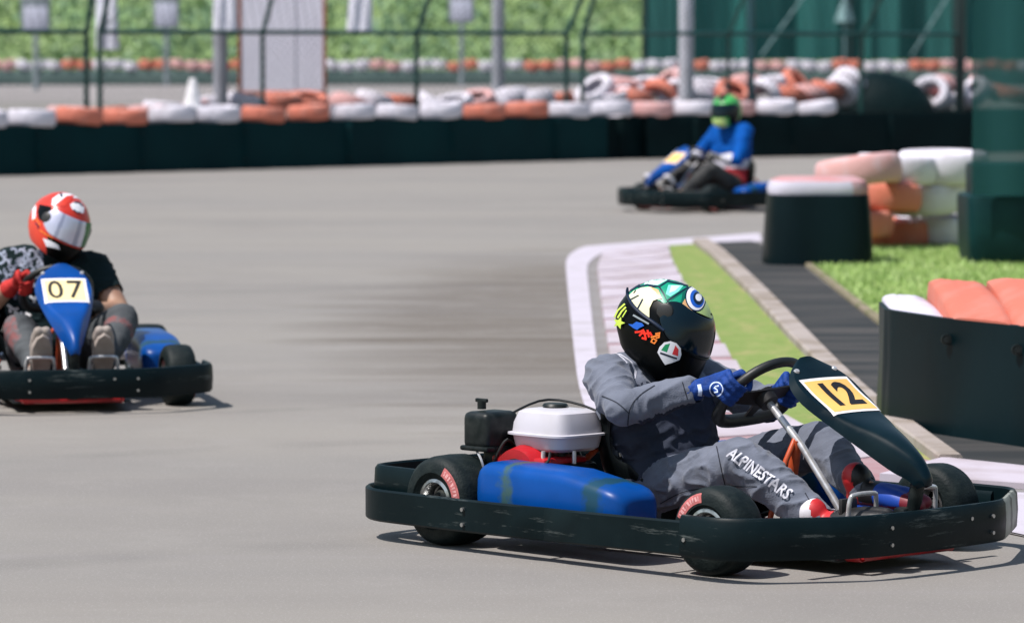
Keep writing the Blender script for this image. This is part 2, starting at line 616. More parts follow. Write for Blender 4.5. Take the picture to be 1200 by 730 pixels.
infield = [(690, 490), (676, 440), (664, 310), (668, 297), (690, 289), (890, 274), (1010, 266), (1400, 236), (1400, 672), (1150, 619), (980, 600), (800, 565), (712, 530)]
sheet('infield_apron', infield, 0.004, M['infield'])
outer = [(890, 274), (704, 288), (682, 291), (668, 299), (663, 314), (676, 440), (690, 490), (712, 530), (800, 565), (980, 600), (1150, 619), (1400, 672)]
inner = [(893, 284), (716, 297), (702, 300), (692, 307), (688, 320), (702, 438), (718, 480), (744, 515), (826, 545), (990, 573), (1150, 577), (1400, 590)]
def strip_sheet(name, pa, pb, z, m, skirt=0.0, sub=6):
    mb = MB()
    A, B = [G(*p) for p in pa], [G(*p) for p in pb]
    def fine(P):
        o = []
        for i in range(len(P) - 1):
            p0, p1, p2, p3 = P[max(i - 1, 0)], P[i], P[i + 1], P[min(i + 2, len(P) - 1)]
            for k in range(sub):
                t = k / sub
                # soft corner: blend of straight and smooth interpolation
                c = 0.5 * ((2 * p1) + (p2 - p0) * t + (2 * p0 - 5 * p1 + 4 * p2 - p3) * t * t + (3 * p1 - p0 - 3 * p2 + p3) * t ** 3)
                o.append(p1.lerp(p2, t).lerp(c, 0.6))
        return o + [P[-1]]
    A, B = fine(A), fine(B)
    if skirt:
        mb.rings([[V((a_.x, a_.y, z - skirt)), V((a_.x, a_.y, z - 0.008)), V((a_.x, a_.y, z)).lerp(V((b_.x, b_.y, z)), 0.08), V((b_.x, b_.y, z)).lerp(V((a_.x, a_.y, z)), 0.08), V((b_.x, b_.y, z - 0.008)), V((b_.x, b_.y, z - skirt))] for a_, b_ in zip(A, B)], True, True)
    else:
        mb.rings([[V((a_.x, a_.y, z)), V((b_.x, b_.y, z))] for a_, b_ in zip(A, B)], False, False)
    return struct(obj(name, mb, m, smooth=0))
strip_sheet('edge_line', outer, inner, 0.008, M['edge_white'])
# raised ribbed kerb between white line and turf
def resample(px, n):
    P = [G(x, y) for x, y in px]
    L = [0]
    for a, b in zip(P, P[1:]):
        L.append(L[-1] + (b - a).length)
    out = []
    for k in range(n):
        s = L[-1] * k / (n - 1)
        i = max(j for j in range(len(L) - 1) if L[j] <= s + 1e-9)
        t = (s - L[i]) / max(1e-9, L[i + 1] - L[i])
        out.append(P[i].lerp(P[i + 1], t))
    return out
ko = [(706, 300), (700, 318), (707, 372), (716, 430), (734, 478), (768, 512), (850, 538), (990, 566), (1150, 572), (1400, 584)]
ki = [(782, 290), (788, 310), (818, 366), (862, 430), (896, 480), (930, 503), (1000, 525), (1090, 545), (1150, 555), (1400, 562)]
def resample2(pa, pb, n):
    A, B = [G(*p) for p in pa], [G(*p) for p in pb]
    L = [0]
    for i in range(len(A) - 1):
        L.append(L[-1] + ((A[i + 1] + B[i + 1]) / 2 - (A[i] + B[i]) / 2).length)
    oa, ob = [], []
    for k in range(n):
        s = L[-1] * k / (n - 1)
        i = max(j for j in range(len(L) - 1) if L[j] <= s + 1e-9)
        t = (s - L[i]) / max(1e-9, L[i + 1] - L[i])
        oa.append(A[i].lerp(A[i + 1], t)); ob.append(B[i].lerp(B[i + 1], t))
    return oa, ob
n = 2 * 17 + 1
A, B = resample2(ko, ki, 6 * 17 * 2 + 1)
mb = MB()
for i in range(17):
    for mi_, k0, k1 in ((0, 0, 7), (1, 7, 12)):
        mb.mi = mi_
        h0, h1 = (0.022, 0.040) if mi_ == 0 else (0.016, 0.018)
        lo, up = [], []
        idx = [i * 12 + k0, i * 12 + k1]
        a0, a1, b0, b1 = A[idx[0]].copy(), A[idx[1]].copy(), B[idx[0]].copy(), B[idx[1]].copy()
        for p, h in ((a0, h1), (b0, h1), (a1, h0), (b1, h0)):
            p.z = h
        lo = [V((p.x, p.y, 0.005)) for p in (a0, a1, b1, b0)]
        mb.rings([lo, [a0, a1, b1, b0]], True, True)
struct(obj('kerb', mb, [M['kerb_w'], M['kerb_p']], smooth=0))

turf_px = [(784, 289), (812, 287), (832, 302), (880, 350), (925, 400), (965, 440), (1010, 482), (1060, 518), (1098, 546), (1090, 545), (1000, 525), (930, 503), (896, 480), (862, 430), (818, 366), (788, 310)]
sheet('grass_strip', turf_px, 0.009, M['turf_dry'])
e_in = [(812, 287), (832, 302), (880, 350), (925, 400), (965, 440), (1010, 482), (1060, 518), (1100, 548)]
e_out = [(830, 286), (850, 300), (900, 347), (948, 397), (988, 438), (1030, 476), (1076, 510), (1128, 548)]
strip_sheet('edging', e_in, e_out, 0.05, M['concrete'], skirt=0.045)
path_px = e_out + [(1150, 553), (1400, 560), (1400, 500), (1150, 455), (1030, 384), (945, 316), (905, 292), (880, 284)]
sheet('path', path_px, 0.012, M['darkpath'])
e2_in = [(905, 290), (945, 314), (1030, 382), (1150, 455), (1400, 500)]
e2_out = [(910, 288.5), (950, 312), (1036, 377.5), (1157, 446), (1400, 490)]
strip_sheet('edging', e2_in, e2_out, 0.03, M['dirt'], skirt=0.045)
turf2_px = e2_out + [(1400, 228), (1140, 252), (1060, 266), (1020, 278)]
sheet('grass_verge', turf2_px, 0.013, M['turf'])
sheet('far_road', [(-3000, 128), (4000, 110), (4000, 93), (-3000, 97)], 0.004, M['farasphalt'])

# grass blades (uncountable)
def in_poly(x, y, P):
    c = False
    j = len(P) - 1
    for i in range(len(P)):
        if (P[i][1] > y) != (P[j][1] > y) and x < (P[j][0] - P[i][0]) * (y - P[i][1]) / (P[j][1] - P[i][1]) + P[i][0]:
            c = not c
        j = i
    return c
def blades(name, px, n, h, m, xlim=None):
    P = [(G(x, y).x, G(x, y).y) for x, y in px]
    xs = [p[0] for p in P]; ys = [p[1] for p in P]
    x1 = min(max(xs), xlim) if xlim else max(xs)
    vs, fs, mi = [], [], []
    k = 0
    while k < n:
        x, y = random.uniform(min(xs), x1), random.uniform(min(ys), max(ys))
        if not in_poly(x, y, P):
            continue
        a = random.uniform(0, 6.28)
        hh = h * random.uniform(0.5, 1.3) * (0.75 + 0.5 * noise.noise(V((x * 1.3, y * 0.8, 0))))
        wd = 0.006 + 0.004 * random.random()
        dx, dy = math.cos(a) * wd, math.sin(a) * wd
        lx, ly = random.gauss(0, 0.35) * hh, random.gauss(0, 0.35) * hh
        b = len(vs)
        vs += [(x - dx, y - dy, 0.008), (x + dx, y + dy, 0.008), (x + lx, y + ly, 0.012 + hh)]
        fs.append((b, b + 1, b + 2))
        mi.append(random.choice((0, 0, 1, 2)))
        k += 1
    me = bpy.data.meshes.new(name)
    me.from_pydata(vs, [], fs)
    me.polygons.foreach_set('material_index', mi)
    return struct(link(name, me, m), 'stuff')
gm = [mat('blade_mid', (0.34, 0.48, 0.15), 0.6), mat('blade_pale', (0.40, 0.50, 0.21), 0.6), mat('blade_dark', (0.28, 0.42, 0.12), 0.6)]
blades('grass', turf2_px, 30000, 0.045, gm, xlim=G(1230, 400).x + 1.2)

# ------------------------------------------------------------------ painted tyres
def tyre_mesh(name, m, r=0.29, hw=0.10, hole=0.165):
    mb = MB()
    prof = []
    for k in range(14):           # rounded outside
        a = -math.pi / 2 + math.pi * k / 13
        prof.append((r - 0.055 + 0.055 * math.cos(a) ** 0.6 if math.cos(a) > 0 else r - 0.055, hw * math.sin(a)))
    prof += [(hole + 0.012, hw * 0.86), (hole, hw * 0.78), (hole + 0.05, hw * 0.55), (r - 0.03, hw * 0.3), (r - 0.03, -hw * 0.3), (hole + 0.05, -hw * 0.55), (hole, -hw * 0.78), (hole + 0.012, -hw * 0.86)]
    mb.lathe(prof, Matrix.Identity(4), 30, closed=True)
    me = mb.mesh(name, 50)
    me.materials.append(m)
    return me
TM = {
    'white': tyre_mesh('tyre', mat('tyre_white_paint', (0.66, 0.635, 0.71), 0.7, spec=0.2, col2=(0.50, 0.46, 0.50), nscale=7, namt=(0.5, 0.75), bump=0.3, bscale=30)),
    'orange': tyre_mesh('tyre', mat('tyre_orange_paint', (0.60, 0.19, 0.13), 0.7, spec=0.2, col2=(0.56, 0.27, 0.22), nscale=7, namt=(0.5, 0.75), bump=0.3, bscale=30)),
    'pink': tyre_mesh('tyre', mat('tyre_faded_red_paint', (0.62, 0.35, 0.34), 0.7, spec=0.2, col2=(0.62, 0.48, 0.51), nscale=7, namt=(0.5, 0.75), bump=0.3, bscale=30)),
}
def tyre(colour, p, rot=(0, 0, 0), sc=1.0, label='', group='', sz=None):
    o = bpy.data.objects.new('tyre', TM[colour])
    COL.objects.link(o)
    o.location = p
    o.rotation_euler = rot
    o.scale = (sc, sc, sz or sc)
    return tag(o, label, 'tyre', group)
ORD = ['first', 'second', 'third', 'fourth', 'fifth', 'sixth', 'seventh', 'eighth', 'ninth', 'tenth', 'eleventh', 'twelfth', 'thirteenth', 'fourteenth', 'fifteenth', 'sixteenth', 'seventeenth', 'eighteenth', 'nineteenth', 'twentieth']
CN = {'white': 'white', 'orange': 'orange', 'pink': 'faded pink'}
def run_labels(cols, tail):
    """'second orange tyre of the third orange run from left ...'"""
    out = []
    cnt = {}
    i = 0
    while i < len(cols):
        j = i
        while j < len(cols) and cols[j] == cols[i]:
            j += 1
        c = cols[i]
        cnt[c] = cnt.get(c, 0) + 1
        for k in range(i, j):
            if j - i == 1:
                out.append(f'lone {CN[c]} tyre, {ORD[cnt[c]-1]} {CN[c]} patch from left {tail}')
            else:
                out.append(f'{ORD[k-i]} {CN[c]} tyre of the {ORD[cnt[c]-1]} {CN[c]} run {tail}, from left')
        i = j
    return out

# ------------------------------------------------------------------ long black barrier
M['belt'] = mat('black_belt', (0.0006, 0.0195, 0.0240), 0.6, spec=0.08, col2=(0.001, 0.026, 0.030), nscale=1.2, stretch=(1, 1, 0.6), bump=0.15, bscale=6,
                scratch=((0.035, 0.06, 0.06, 1), (0.9, 0.9, 2.2), 0.63, 0.80))
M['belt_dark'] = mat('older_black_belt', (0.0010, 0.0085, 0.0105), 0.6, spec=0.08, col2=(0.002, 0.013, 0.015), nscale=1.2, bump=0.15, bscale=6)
M['bolt'] = mat('bolt_metal', (0.4, 0.4, 0.4), 0.35, 0.9)
def base_at(px):
    """front foot of the long barrier at a photo column"""
    xs = [-900, -300, 0, 350, 560, 700, 900, 1140, 1500]
    ys = [230, 214, 206.5, 197, 191.5, 187.5, 184.5, 179.5, 173]
    return G(px, float(np.interp(px, xs, ys)))
def barrier(px0, px1, h, depth, label, n=14, back=0.0, bm_=None):
    bm_ = bm_ or M['belt']
    root_p = base_at((px0 + px1) / 2)
    r = empty('rubber_barrier', Matrix.Translation(root_p))
    pts = [base_at(px0 + (px1 - px0) * k / n) + V((0, back, 0)) - root_p for k in range(n + 1)]
    # belt
    mb = MB()
    rings = []
    for i, p in enumerate(pts):
        wv = 0.018 * math.sin(i * 1.9) + 0.012 * random.uniform(-1, 1)
        prof = [(-0.02 + wv, 0), (wv * 0.4, h * 0.5), (0.0, h * 0.94), (0.015, h), (0.05, h), (0.05, 0)]
        rings.append([p + V((0, a, z)) for a, z in prof])
    mb.rings(rings)
    obj('belt', mb, bm_, r)
    for k in range(1, n, 2):
        p = pts[k]
        mb = MB(); mb.box(p + V((0, -.034, h * .5)), (.07, .012, h * .94), bev=.003)
        lap = obj('lap_strip', mb, bm_, r)
        for zz in (h * .2, h * .8):
            mb = MB(); mb.tube([p + V((0, -.040, zz)), p + V((0, -.052, zz))], .014, 8)
            obj('bolt', mb, M['engine'], lap)
    mb = MB()
    rings = [[p + V((0, a, z)) for a, z in ((0.053, 0), (0.053, h - 0.02), (depth, h - 0.03), (depth, 0))] for p in pts]
    mb.rings(rings)
    obj('core', mb, M['tyre'], r)
    return tag(r, label, 'barrier', None)
BH = 0.60
barrier(-620, 712, BH, 0.75, 'long low black rubber barrier across the back of the track, left stretch', n=22)
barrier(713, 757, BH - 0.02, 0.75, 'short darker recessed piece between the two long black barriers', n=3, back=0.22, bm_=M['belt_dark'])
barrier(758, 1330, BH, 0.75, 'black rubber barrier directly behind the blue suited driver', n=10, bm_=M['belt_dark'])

# front row of tyres lying on the barrier
p = -60
cols_f, pos_f = [], []
seq = 'WWOOWWOOWWWOOWWPWPWWOWWWPWPW'
names = {'W': 'white', 'O': 'orange', 'P': 'pink'}
px = -22.0
for c in seq:
    if px > 960:
        break
    b = base_at(px)
    cols_f.append(names[c]); pos_f.append(b + V((0, 0.30, BH + 0.085)))
    px += 0.575 * FPX / b.y
for c, q, lb in zip(cols_f, pos_f, run_labels(cols_f, 'on the front barrier')):
    tyre(c, q + V((0, 0, random.uniform(-0.01, 0.02))), (random.gauss(0, 0.05), random.gauss(0, 0.06), random.random() * 6), 1.0 * random.uniform(0.95, 1.04), lb, 'painted tyres in the front row on the long barrier')

# rear barrier behind the fence, carrying the heaped tyres
rear_p = base_at(560)
r = empty('rubber_barrier', Matrix.Translation(rear_p))
mb = MB()
rings = []
for k in range(25):
    q = base_at(-620 + 80 * k) + V((0, 1.75, 0)) - rear_p
    rings.append([q + V((0, a, z)) for a, z in ((0.0, 0), (0.0, BH), (1.7, BH), (1.7, 0))])
mb.rings(rings)
obj('core', mb, M['tyre'], r)
tag(r, 'second low black barrier behind the fence carrying the heaped tyres', 'barrier')
HEAP = [  # px, depth behind front foot, level z, colour, tilt
    (60, 2.1, 0.70, 'pink', .1), (105, 2.1, 0.68, 'orange', .1), (152, 2.1, 0.70, 'pink', .15), (176, 2.2, 0.74, 'white', .15), (208, 2.1, 0.74, 'pink', .2),
    (228, 2.3, 0.78, 'white', .2), (275, 2.1, 0.80, 'white', .2), (318, 2.1, 0.84, 'orange', .1), (352, 2.1, 0.82, 'orange', .25), (402, 2.1, 0.76, 'pink', .25), (432, 2.2, 0.82, 'white', .3), (462, 2.1, 0.80, 'orange', .15), (500, 2.3, 0.70, 'white', .6),
    (528, 2.1, 0.76, 'white', .2), (556, 2.2, 0.80, 'pink', .2), (585, 2.1, 0.74, 'white', .2), (600, 2.4, 0.84, 'white', .25), (628, 2.1, 0.80, 'white', .2), (652, 2.2, 0.79, 'orange', .15),
    (690, 2.2, 0.78, 'white', .3), (702, 2.6, 0.92, 'white', .4), (725, 2.3, 0.84, 'white', .5), (735, 2.7, 1.00, 'pink', .35), (748, 2.2, 0.80, 'orange', .5), (760, 2.6, 0.97, 'white', .3), (778, 2.3, 0.83, 'orange', .6),
    (790, 2.7, 1.02, 'pink', .4), (800, 2.2, 0.86, 'white', .7), (822, 2.4, 0.86, 'white', .4), (840, 2.7, 0.97, 'white', .3), (868, 2.3, 0.88, 'orange', .7), (885, 2.6, 0.98, 'pink', .4), (905, 2.3, 0.82, 'white', .5),
    (912, 2.7, 0.99, 'white', .3), (935, 2.3, 0.82, 'orange', .5), (948, 2.7, 0.98, 'orange', .5), (962, 2.3, 0.84, 'pink', .4), (985, 2.5, 0.93, 'orange', .5), (1000, 2.3, 0.90, 'white', .9), (1012, 2.7, 1.0, 'white', .7),
    (1108, 2.3, 0.84, 'white', .6), (1122, 2.6, 0.95, 'pink', .4), (1135, 2.3, 0.80, 'white', .3), (1160, 2.4, 0.84, 'white', .4), (1178, 2.6, 0.92, 'pink', .5), (1205, 2.3, 0.82, 'orange', .3)]
marks = [(0, 'at the left end of the heap'), (90, 'by the left post pair'), (185, 'near the white cone'), (250, 'below the white board'), (385, 'right of the white board'), (470, 'near the middle fence post'), (560, 'near the thin pole'), (640, 'by the second post pair'), (712, 'left of the pale pole'), (830, 'in the heap behind the green helmet'), (895, 'in the heap left of the black dome'), (1090, 'right of the black dome'), (1145, 'seen through the green net')]
seen = {}
for px, dep, z, c, tl in HEAP:
    mk = [m_ for a, m_ in marks if px >= a][-1]
    k = (c, mk)
    seen[k] = seen.get(k, 0) + 1
tot = dict(seen); seen = {}
for px, dep, z, c, tl in HEAP:
    mk = [m_ for a, m_ in marks if px >= a][-1]
    k = (c, mk)
    seen[k] = seen.get(k, 0) + 1
    pre = '' if tot[k] == 1 else ORD[seen[k] - 1] + ' '
    tyre(c, base_at(px) + V((0, dep, z)), (random.gauss(0, tl) * 0.7 - tl * 0.5, random.gauss(0, tl * 0.8), random.random() * 6), random.uniform(0.9, 1.05),
         f'{pre}{CN[c]} tyre behind the fence {mk}, from left' if pre else f'{CN[c]} tyre tossed behind the fence {mk}', 'painted tyres heaped behind the fence')

# black dome
mb = MB()
q = base_at(1048) + V((0, 2.6, 0))
mb.ell((0, 0, .45), (0.86, 0.6, 0.72), u=32, v=20)
for v in mb.bm.verts:
    v.co += v.normal * 0.02 * noise.noise(v.co * 5)
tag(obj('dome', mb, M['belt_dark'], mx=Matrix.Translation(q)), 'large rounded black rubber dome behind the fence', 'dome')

# ------------------------------------------------------------------ fence
M['fence'] = mat('fence_paint', (0.006, 0.048, 0.045), 0.45, col2=(0.010, 0.065, 0.06), nscale=5)
M['wire'] = mat('fence_wire', (0.003, 0.026, 0.026), 0.6, spec=0.15)
def fence(px0, px1, posts, label, thick=None, wires=True, end=None):
    o0 = base_at((px0 + px1) / 2) + V((0, 1.15, 0))
    r = empty('chain_link_fence', Matrix.Translation(o0))
    P = lambda px: base_at(px) + V((0, 1.15, 0)) - o0
    RZ = 1.735
    mb = MB()
    k = 8
    mb.tube([P(px0 + (px1 - px0) * i / k) + V((0, 0, RZ)) for i in range(k + 1)], 0.030, 8)
    obj('rail', mb, M['fence'], r)
    for px, rad, lean in posts:
        q = P(px)
        mb = MB()
        mb.tube([q, q + V((0, 0, RZ)), q + V((0.10 * lean, -0.05, RZ + 0.12)), q + V((0.62 * lean, -0.35, RZ + 1.0))], rad, 10)
        obj('post', mb, M['fence'], r)
    mb = MB()
    a, b = P(px0), P(px1)
    d = (b - a); Ln = d.length; d.normalize()
    sp = 0.085
    H = RZ
    rr = 0.003
    def wire(p0, p1):
        t = (p1 - p0).normalized()
        n1 = t.cross(V((0, 1, 0))).normalized() * rr
        n2 = V((0, 1, 0)) * rr
        mb.rings([[p + n1, p + n2, p - n1, p - n2] for p in (p0, p1)], True, False)
    s = -H
    while s < Ln:
        for sg in (1, -1):
            # line from (s,0) to (s+H,H)
            s0, s1 = s, s + H
            z0, z1 = (0, H) if sg > 0 else (H, 0)
            if s0 < 0:
                z0 = z0 + (z1 - z0) * (-s0 / H); s0 = 0
            if s1 > Ln:
                z1 = (z0 + (z1 - z0) * (Ln - s0) / (s1 - s0)); s1 = Ln
            if s1 - s0 > 0.01:
                wire(a + d * s0 + V((0, 0, z0)), a + d * s1 + V((0, 0, z1)))
        s += sp * 1.414
    # leaning top panel
    H2 = 0.95
    lean = V((0.62, -0.35, 1.0)) - V((0, 0, 0))
    s = -0.6
    while s < Ln:
        for sg in (1, -1):
            p0 = a + d * max(0, min(Ln, s)) + V((0, 0, RZ))
            p1 = a + d * max(0, min(Ln, s + sg * 0.95)) + V((0.62 * 0.9, -0.32, RZ + H2))
            wire(p0, p1)
        s += sp * 1.8
    me = mb.mesh('wire_mesh', 0)
    link('wire_mesh', me, M['wire'], r)
    return tag(r, label, 'fence')
fence(-620, 91, [(-600, 0.035, .6), (-420, 0.035, .6), (-240, 0.035, .6), (-60, 0.035, .8), (91, 0.035, .35)], 'short left stretch of dark green chain-link fence left of the paired posts')
fence(107, 665, [(107, 0.035, .45), (302, 0.032, .45), (486, 0.036, .55), (665, 0.036, .65)], 'long middle stretch of dark green chain-link fence with bent-over post tops')
fence(684, 1134, [(684, 0.034, .5), (858, 0.028, .6), (1017, 0.036, .75)], 'right stretch of dark green chain-link fence behind the blue suited driver')
# thick corner post and thin blue post
def pole(px, py_foot_back, rad, h, m, label, cat='pole', name='pole', cap=True):
    q = base_at(px) + V((0, py_foot_back, 0))
    mb = MB()
    mb.tube([(0, 0, 0), (0, 0, h * 0.5), (0, 0, h)], [rad, rad * 0.97, rad * 0.93], 16)
    mb.tube([(0, 0, 0), (0, 0, 0.03)], [rad * 1.9, rad * 1.9], 16)
    return tag(obj(name, mb, m, mx=Matrix.Translation(q)), label, cat)
M['polegrey'] = mat('galvanised', (0.36, 0.37, 0.42), 0.5, 0.1, col2=(0.28, 0.29, 0.33), nscale=3)
M['polewhite'] = mat('pole_pale', (0.52, 0.53, 0.60), 0.5, 0.0, col2=(0.42, 0.43, 0.48), nscale=3)
M['poledark'] = mat('pole_dark_green', (0.0045, 0.020, 0.022), 0.45)
M['polebluish'] = mat('pole_blue_green', (0.015, 0.075, 0.095), 0.45)
pole(1134, 1.15, 0.075, 3.6, M['poledark'], 'thick dark corner post at the right end of the fence', 'post', 'fence_post')
pole(886, 1.35, 0.050, 3.4, M['polebluish'], 'blue-green post standing right of the green helmet', 'post', 'post')
pole(246, 2.0, 0.098, 4.5, M['polegrey'], 'thick grey pole left of the white board')
pole(582, 6.0, 0.095, 4.5, M['polegrey'], 'thin grey pole between the middle fence posts')
pole(810, 1.8, 0.110, 4.5, M['polewhite'], 'pale round pole above the blue suited driver')

# white board with orange frame on two legs
q = AT(331, 112, base_at(331).y + 3.8)
z0, z1 = q.z, 3.4
wd = 103 / FPX * q.y
r = empty('board', Matrix.Translation((q.x, q.y, 0)))
mb = MB(); mb.box((0, 0, (z0 + z1) / 2), (wd - 0.08, 0.03, z1 - z0 - 0.08)); obj('panel', mb, mat('board_white', (0.80, 0.78, 0.88), 0.5, col2=(0.74, 0.72, 0.82), nscale=1.5), r)
mb = MB(); mb.box((0.18, -0.019, (z0 + z1) / 2), (0.012, 0.006, z1 - z0 - 0.1)); obj('seam', mb, mat('seam_grey', (0.4, 0.4, 0.45), 0.6), r)
M['frame_or'] = mat('frame_orange', (0.42, 0.13, 0.07), 0.6, col2=(0.33, 0.13, 0.09), nscale=4)
for sx in (-1, 1):
    mb = MB(); mb.box((sx * (wd / 2 - 0.02), 0, (z0 + z1) / 2), (0.05, 0.05, z1 - z0), bev=0.006); obj('frame_side', mb, M['frame_or'], r)
    mb = MB(); mb.box((sx * (wd / 2 - 0.18), 0.06, (z0 + 0.2) / 2), (0.07, 0.05, z0 + 0.2), bev=0.006); obj('leg', mb, M['frame_or'], r)
for zz in (z0 + 0.03, z1 - 0.03):
    mb = MB(); mb.box((0, -0.002, zz), (wd - 0.09, 0.054, 0.06), bev=0.006); obj('frame_rail', mb, M['frame_or'], r)
tag(r, 'tall blank white board in an orange frame behind the fence', 'board')

# hanging cloths and far small signs
M['cloth'] = mat('white_cloth', (0.82, 0.82, 0.92), 0.8, col2=(0.7, 0.7, 0.82), nscale=6)
def cloth(px, py, wpx, hpx, label, dy=1.4, slant=0.0):
    q = AT(px, py, base_at(px).y + dy)
    s = q.y / FPX
    w_, h_ = wpx * s, hpx * s
    mb = MB()
    rings = []
    for i in range(9):
        t = i / 8
        row = []
        for sd in (0, 1):
            for j in range(7):
                jj = j if sd == 0 else 6 - j
                u = jj / 6 - 0.5
                row.append(V((u * w_ * (1 - 0.18 * (1 - t)) + slant * w_ * t, 0.02 * math.sin(jj * 2.1 + t * 2) + sd * 0.008, -t * h_ - 0.02 * (u * u))))
        rings.append(row)
    mb.rings(rings)
    return tag(obj('cloth', mb, M['cloth'], mx=Matrix.Translation(q)), label, 'cloth')
cloth(124, -30, 28, 88, 'white cloth hanging over the fence rail by the left paired posts', slant=0.05)
cloth(425, -40, 30, 78, 'white cloth hanging above the fence just right of the board', slant=-0.15)
cloth(264, -40, 30, 78, 'white cloth strip hanging between the grey pole and the board')
M['greybox'] = mat('grey_box', (0.27, 0.31, 0.34), 0.6, col2=(0.20, 0.24, 0.26), nscale=4)
M['signface'] = mat('sign_face', (0.52, 0.53, 0.64), 0.5)
def far_sign(px, py_bottom, wpx, hpx, Y, label):
    b = AT(px, py_bottom, Y)
    s = Y / FPX
    r = empty('small_sign', Matrix.Translation((b.x, Y, 0)))
    w_, h_ = wpx * s, hpx * s
    mb = MB(); mb.box((0, 0, b.z + h_ / 2), (w_, 0.12, h_), bev=0.03); obj('box', mb, M['greybox'], r)
    mb = MB(); mb.box((0, -0.075, b.z + h_ * 0.18), (w_ * 0.8, 0.02, h_ * 0.3), bev=0.008); obj('face', mb, M['signface'], r)
    mb = MB(); mb.tube([(0, 0.02, 0), (0, 0.02, b.z + 0.1)], 0.10, 12); obj('post', mb, M['greybox'], r)
    return tag(r, label, 'sign')
far_sign(42, 38, 34, 90, 150, 'grey box sign on a post, leftmost of the far signs')
far_sign(195, 34, 30, 90, 168, 'grey box sign between the left posts and the grey pole')
far_sign(541, 27, 30, 80, 168, 'small grey sign left of the thin grey pole')

# white cone on the tyres
r_p = base_at(222) + V((0, 0.62, BH + 0.16))
r = empty('traffic_cone', Matrix.Translation(r_p))
mb = MB(); mb.lathe([(0.125, 0.02), (0.115, 0.05), (0.05, 0.36), (0.04, 0.39), (0.0, 0.395)], Matrix.Identity(4), 20); obj('cone', mb, M['white'], r)
mb = MB(); mb.box((0, 0, 0.01), (0.3, 0.3, 0.025), bev=0.008); obj('base', mb, M['white'], r)
tag(r, 'white traffic cone standing among the tyres left of the grey pole', 'cone')

# ------------------------------------------------------------------ far wall with tyres
FY = 172.0
M['farwall'] = mat('far_wall', (0.10, 0.155, 0.145), 0.8, col2=(0.075, 0.125, 0.12), nscale=0.5)
mb = MB(); mb.box((0, 0, 0.31), (70, 0.5, 0.62), bev=0.04)
tag(obj('far_barrier', mb, M['farwall'], mx=Matrix.Translation((2, FY, 0))), 'low grey-green barrier wall far beyond the fence', 'barrier')
cols_r, pos_r = [], []
x = -24.0
c = 0
PAT = ['orange', 'white']
while x < 26:
    nrun = 3 if c % 2 else 2
    for k in range(nrun):
        cols_r.append(PAT[c % 2] if not (c % 5 == 2) else 'pink'); pos_r.append(V((x, FY, 0.80)))
        x += 0.62
    c += 1
for c, q, lb in zip(cols_r, pos_r, run_labels(cols_r, 'on the far wall')):
    tyre(c, q + V((0, 0, random.uniform(-0.05, 0.06))), (random.gauss(0, 0.1), random.gauss(0, 0.1), random.random() * 6), 1.1, lb, 'painted tyres on the far wall', sz=1.7)

# ------------------------------------------------------------------ green bank and undergrowth
def foliage_mat(name, c1, c2, c3, sc):
    m = mat(name, c1, 0.8, col2=c2, nscale=sc, namt=(0.38, 0.62), scratch=(c3, (1.0, 1.0, 1.6), 0.52, 0.64))
    return m
mb = MB()
nx, ny = 60, 26
g = [[mb.bm.verts.new((-60 + 120 * i / nx, 176 + 70 * j / ny, 0.3 + (max(0, j / ny - 0.02) ** 0.8) * 15 + 0.7 * noise.noise(V((i * 0.3, j * 0.4, 1))))) for i in range(nx + 1)] for j in range(ny + 1)]
for j in range(ny):
    for i in range(nx):
        mb.bm.faces.new((g[j][i], g[j][i + 1], g[j + 1][i + 1], g[j + 1][i]))
struct(obj('grass_bank', mb, foliage_mat('bank_grass', (0.15, 0.25, 0.095, 1), (0.205, 0.29, 0.095, 1), (0.11, 0.21, 0.10, 1), 0.22)))
# leafy undergrowth on the bank: one mass
N = 26000
bx = rng.uniform(-32, 30, N); bj = rng.uniform(0, 1, N) ** 1.3
by = 177 + 40 * bj
clump = np.array([noise.noise(V((x * 0.35, y * 0.12, 3.0))) for x, y in zip(bx, by)])
hz = 0.3 + (np.maximum(0, (by - 176) / 70 - 0.02) ** 0.8) * 15
bz = hz + np.abs(rng.normal(0, 1, N)) * (0.35 + np.maximum(0, clump) * 2.2)
sz = rng.uniform(0.10, 0.26, N)
c_ = np.stack([bx, by, bz], 1)
u_ = rng.normal(0, 1, (N, 3)); u_ /= np.linalg.norm(u_, axis=1)[:, None]
v_ = rng.normal(0, 1, (N, 3)); v_ -= u_ * (u_ * v_).sum(1)[:, None]; v_ /= np.linalg.norm(v_, axis=1)[:, None]
vv = np.stack([c_ - u_ * sz[:, None], c_ + v_ * sz[:, None] * 0.6, c_ + u_ * sz[:, None], c_ - v_ * sz[:, None] * 0.6], 1).reshape(-1, 3)
me = bpy.data.meshes.new('undergrowth')
me.from_pydata(vv.tolist(), [], np.arange(N * 4).reshape(-1, 4).tolist())
mi = np.where(clump > 0.12, 1, np.where(clump < -0.2, 2, 0)); flip = rng.random(N) < 0.25; mi[flip] = rng.integers(0, 3, flip.sum())
me.polygons.foreach_set('material_index', mi.astype(np.int32))
struct(link('undergrowth', me, [mat('leaf_a', (0.215, 0.315, 0.155), 0.6), mat('leaf_b', (0.155, 0.265, 0.15), 0.6), mat('leaf_c', (0.26, 0.355, 0.155), 0.6)]), 'stuff')

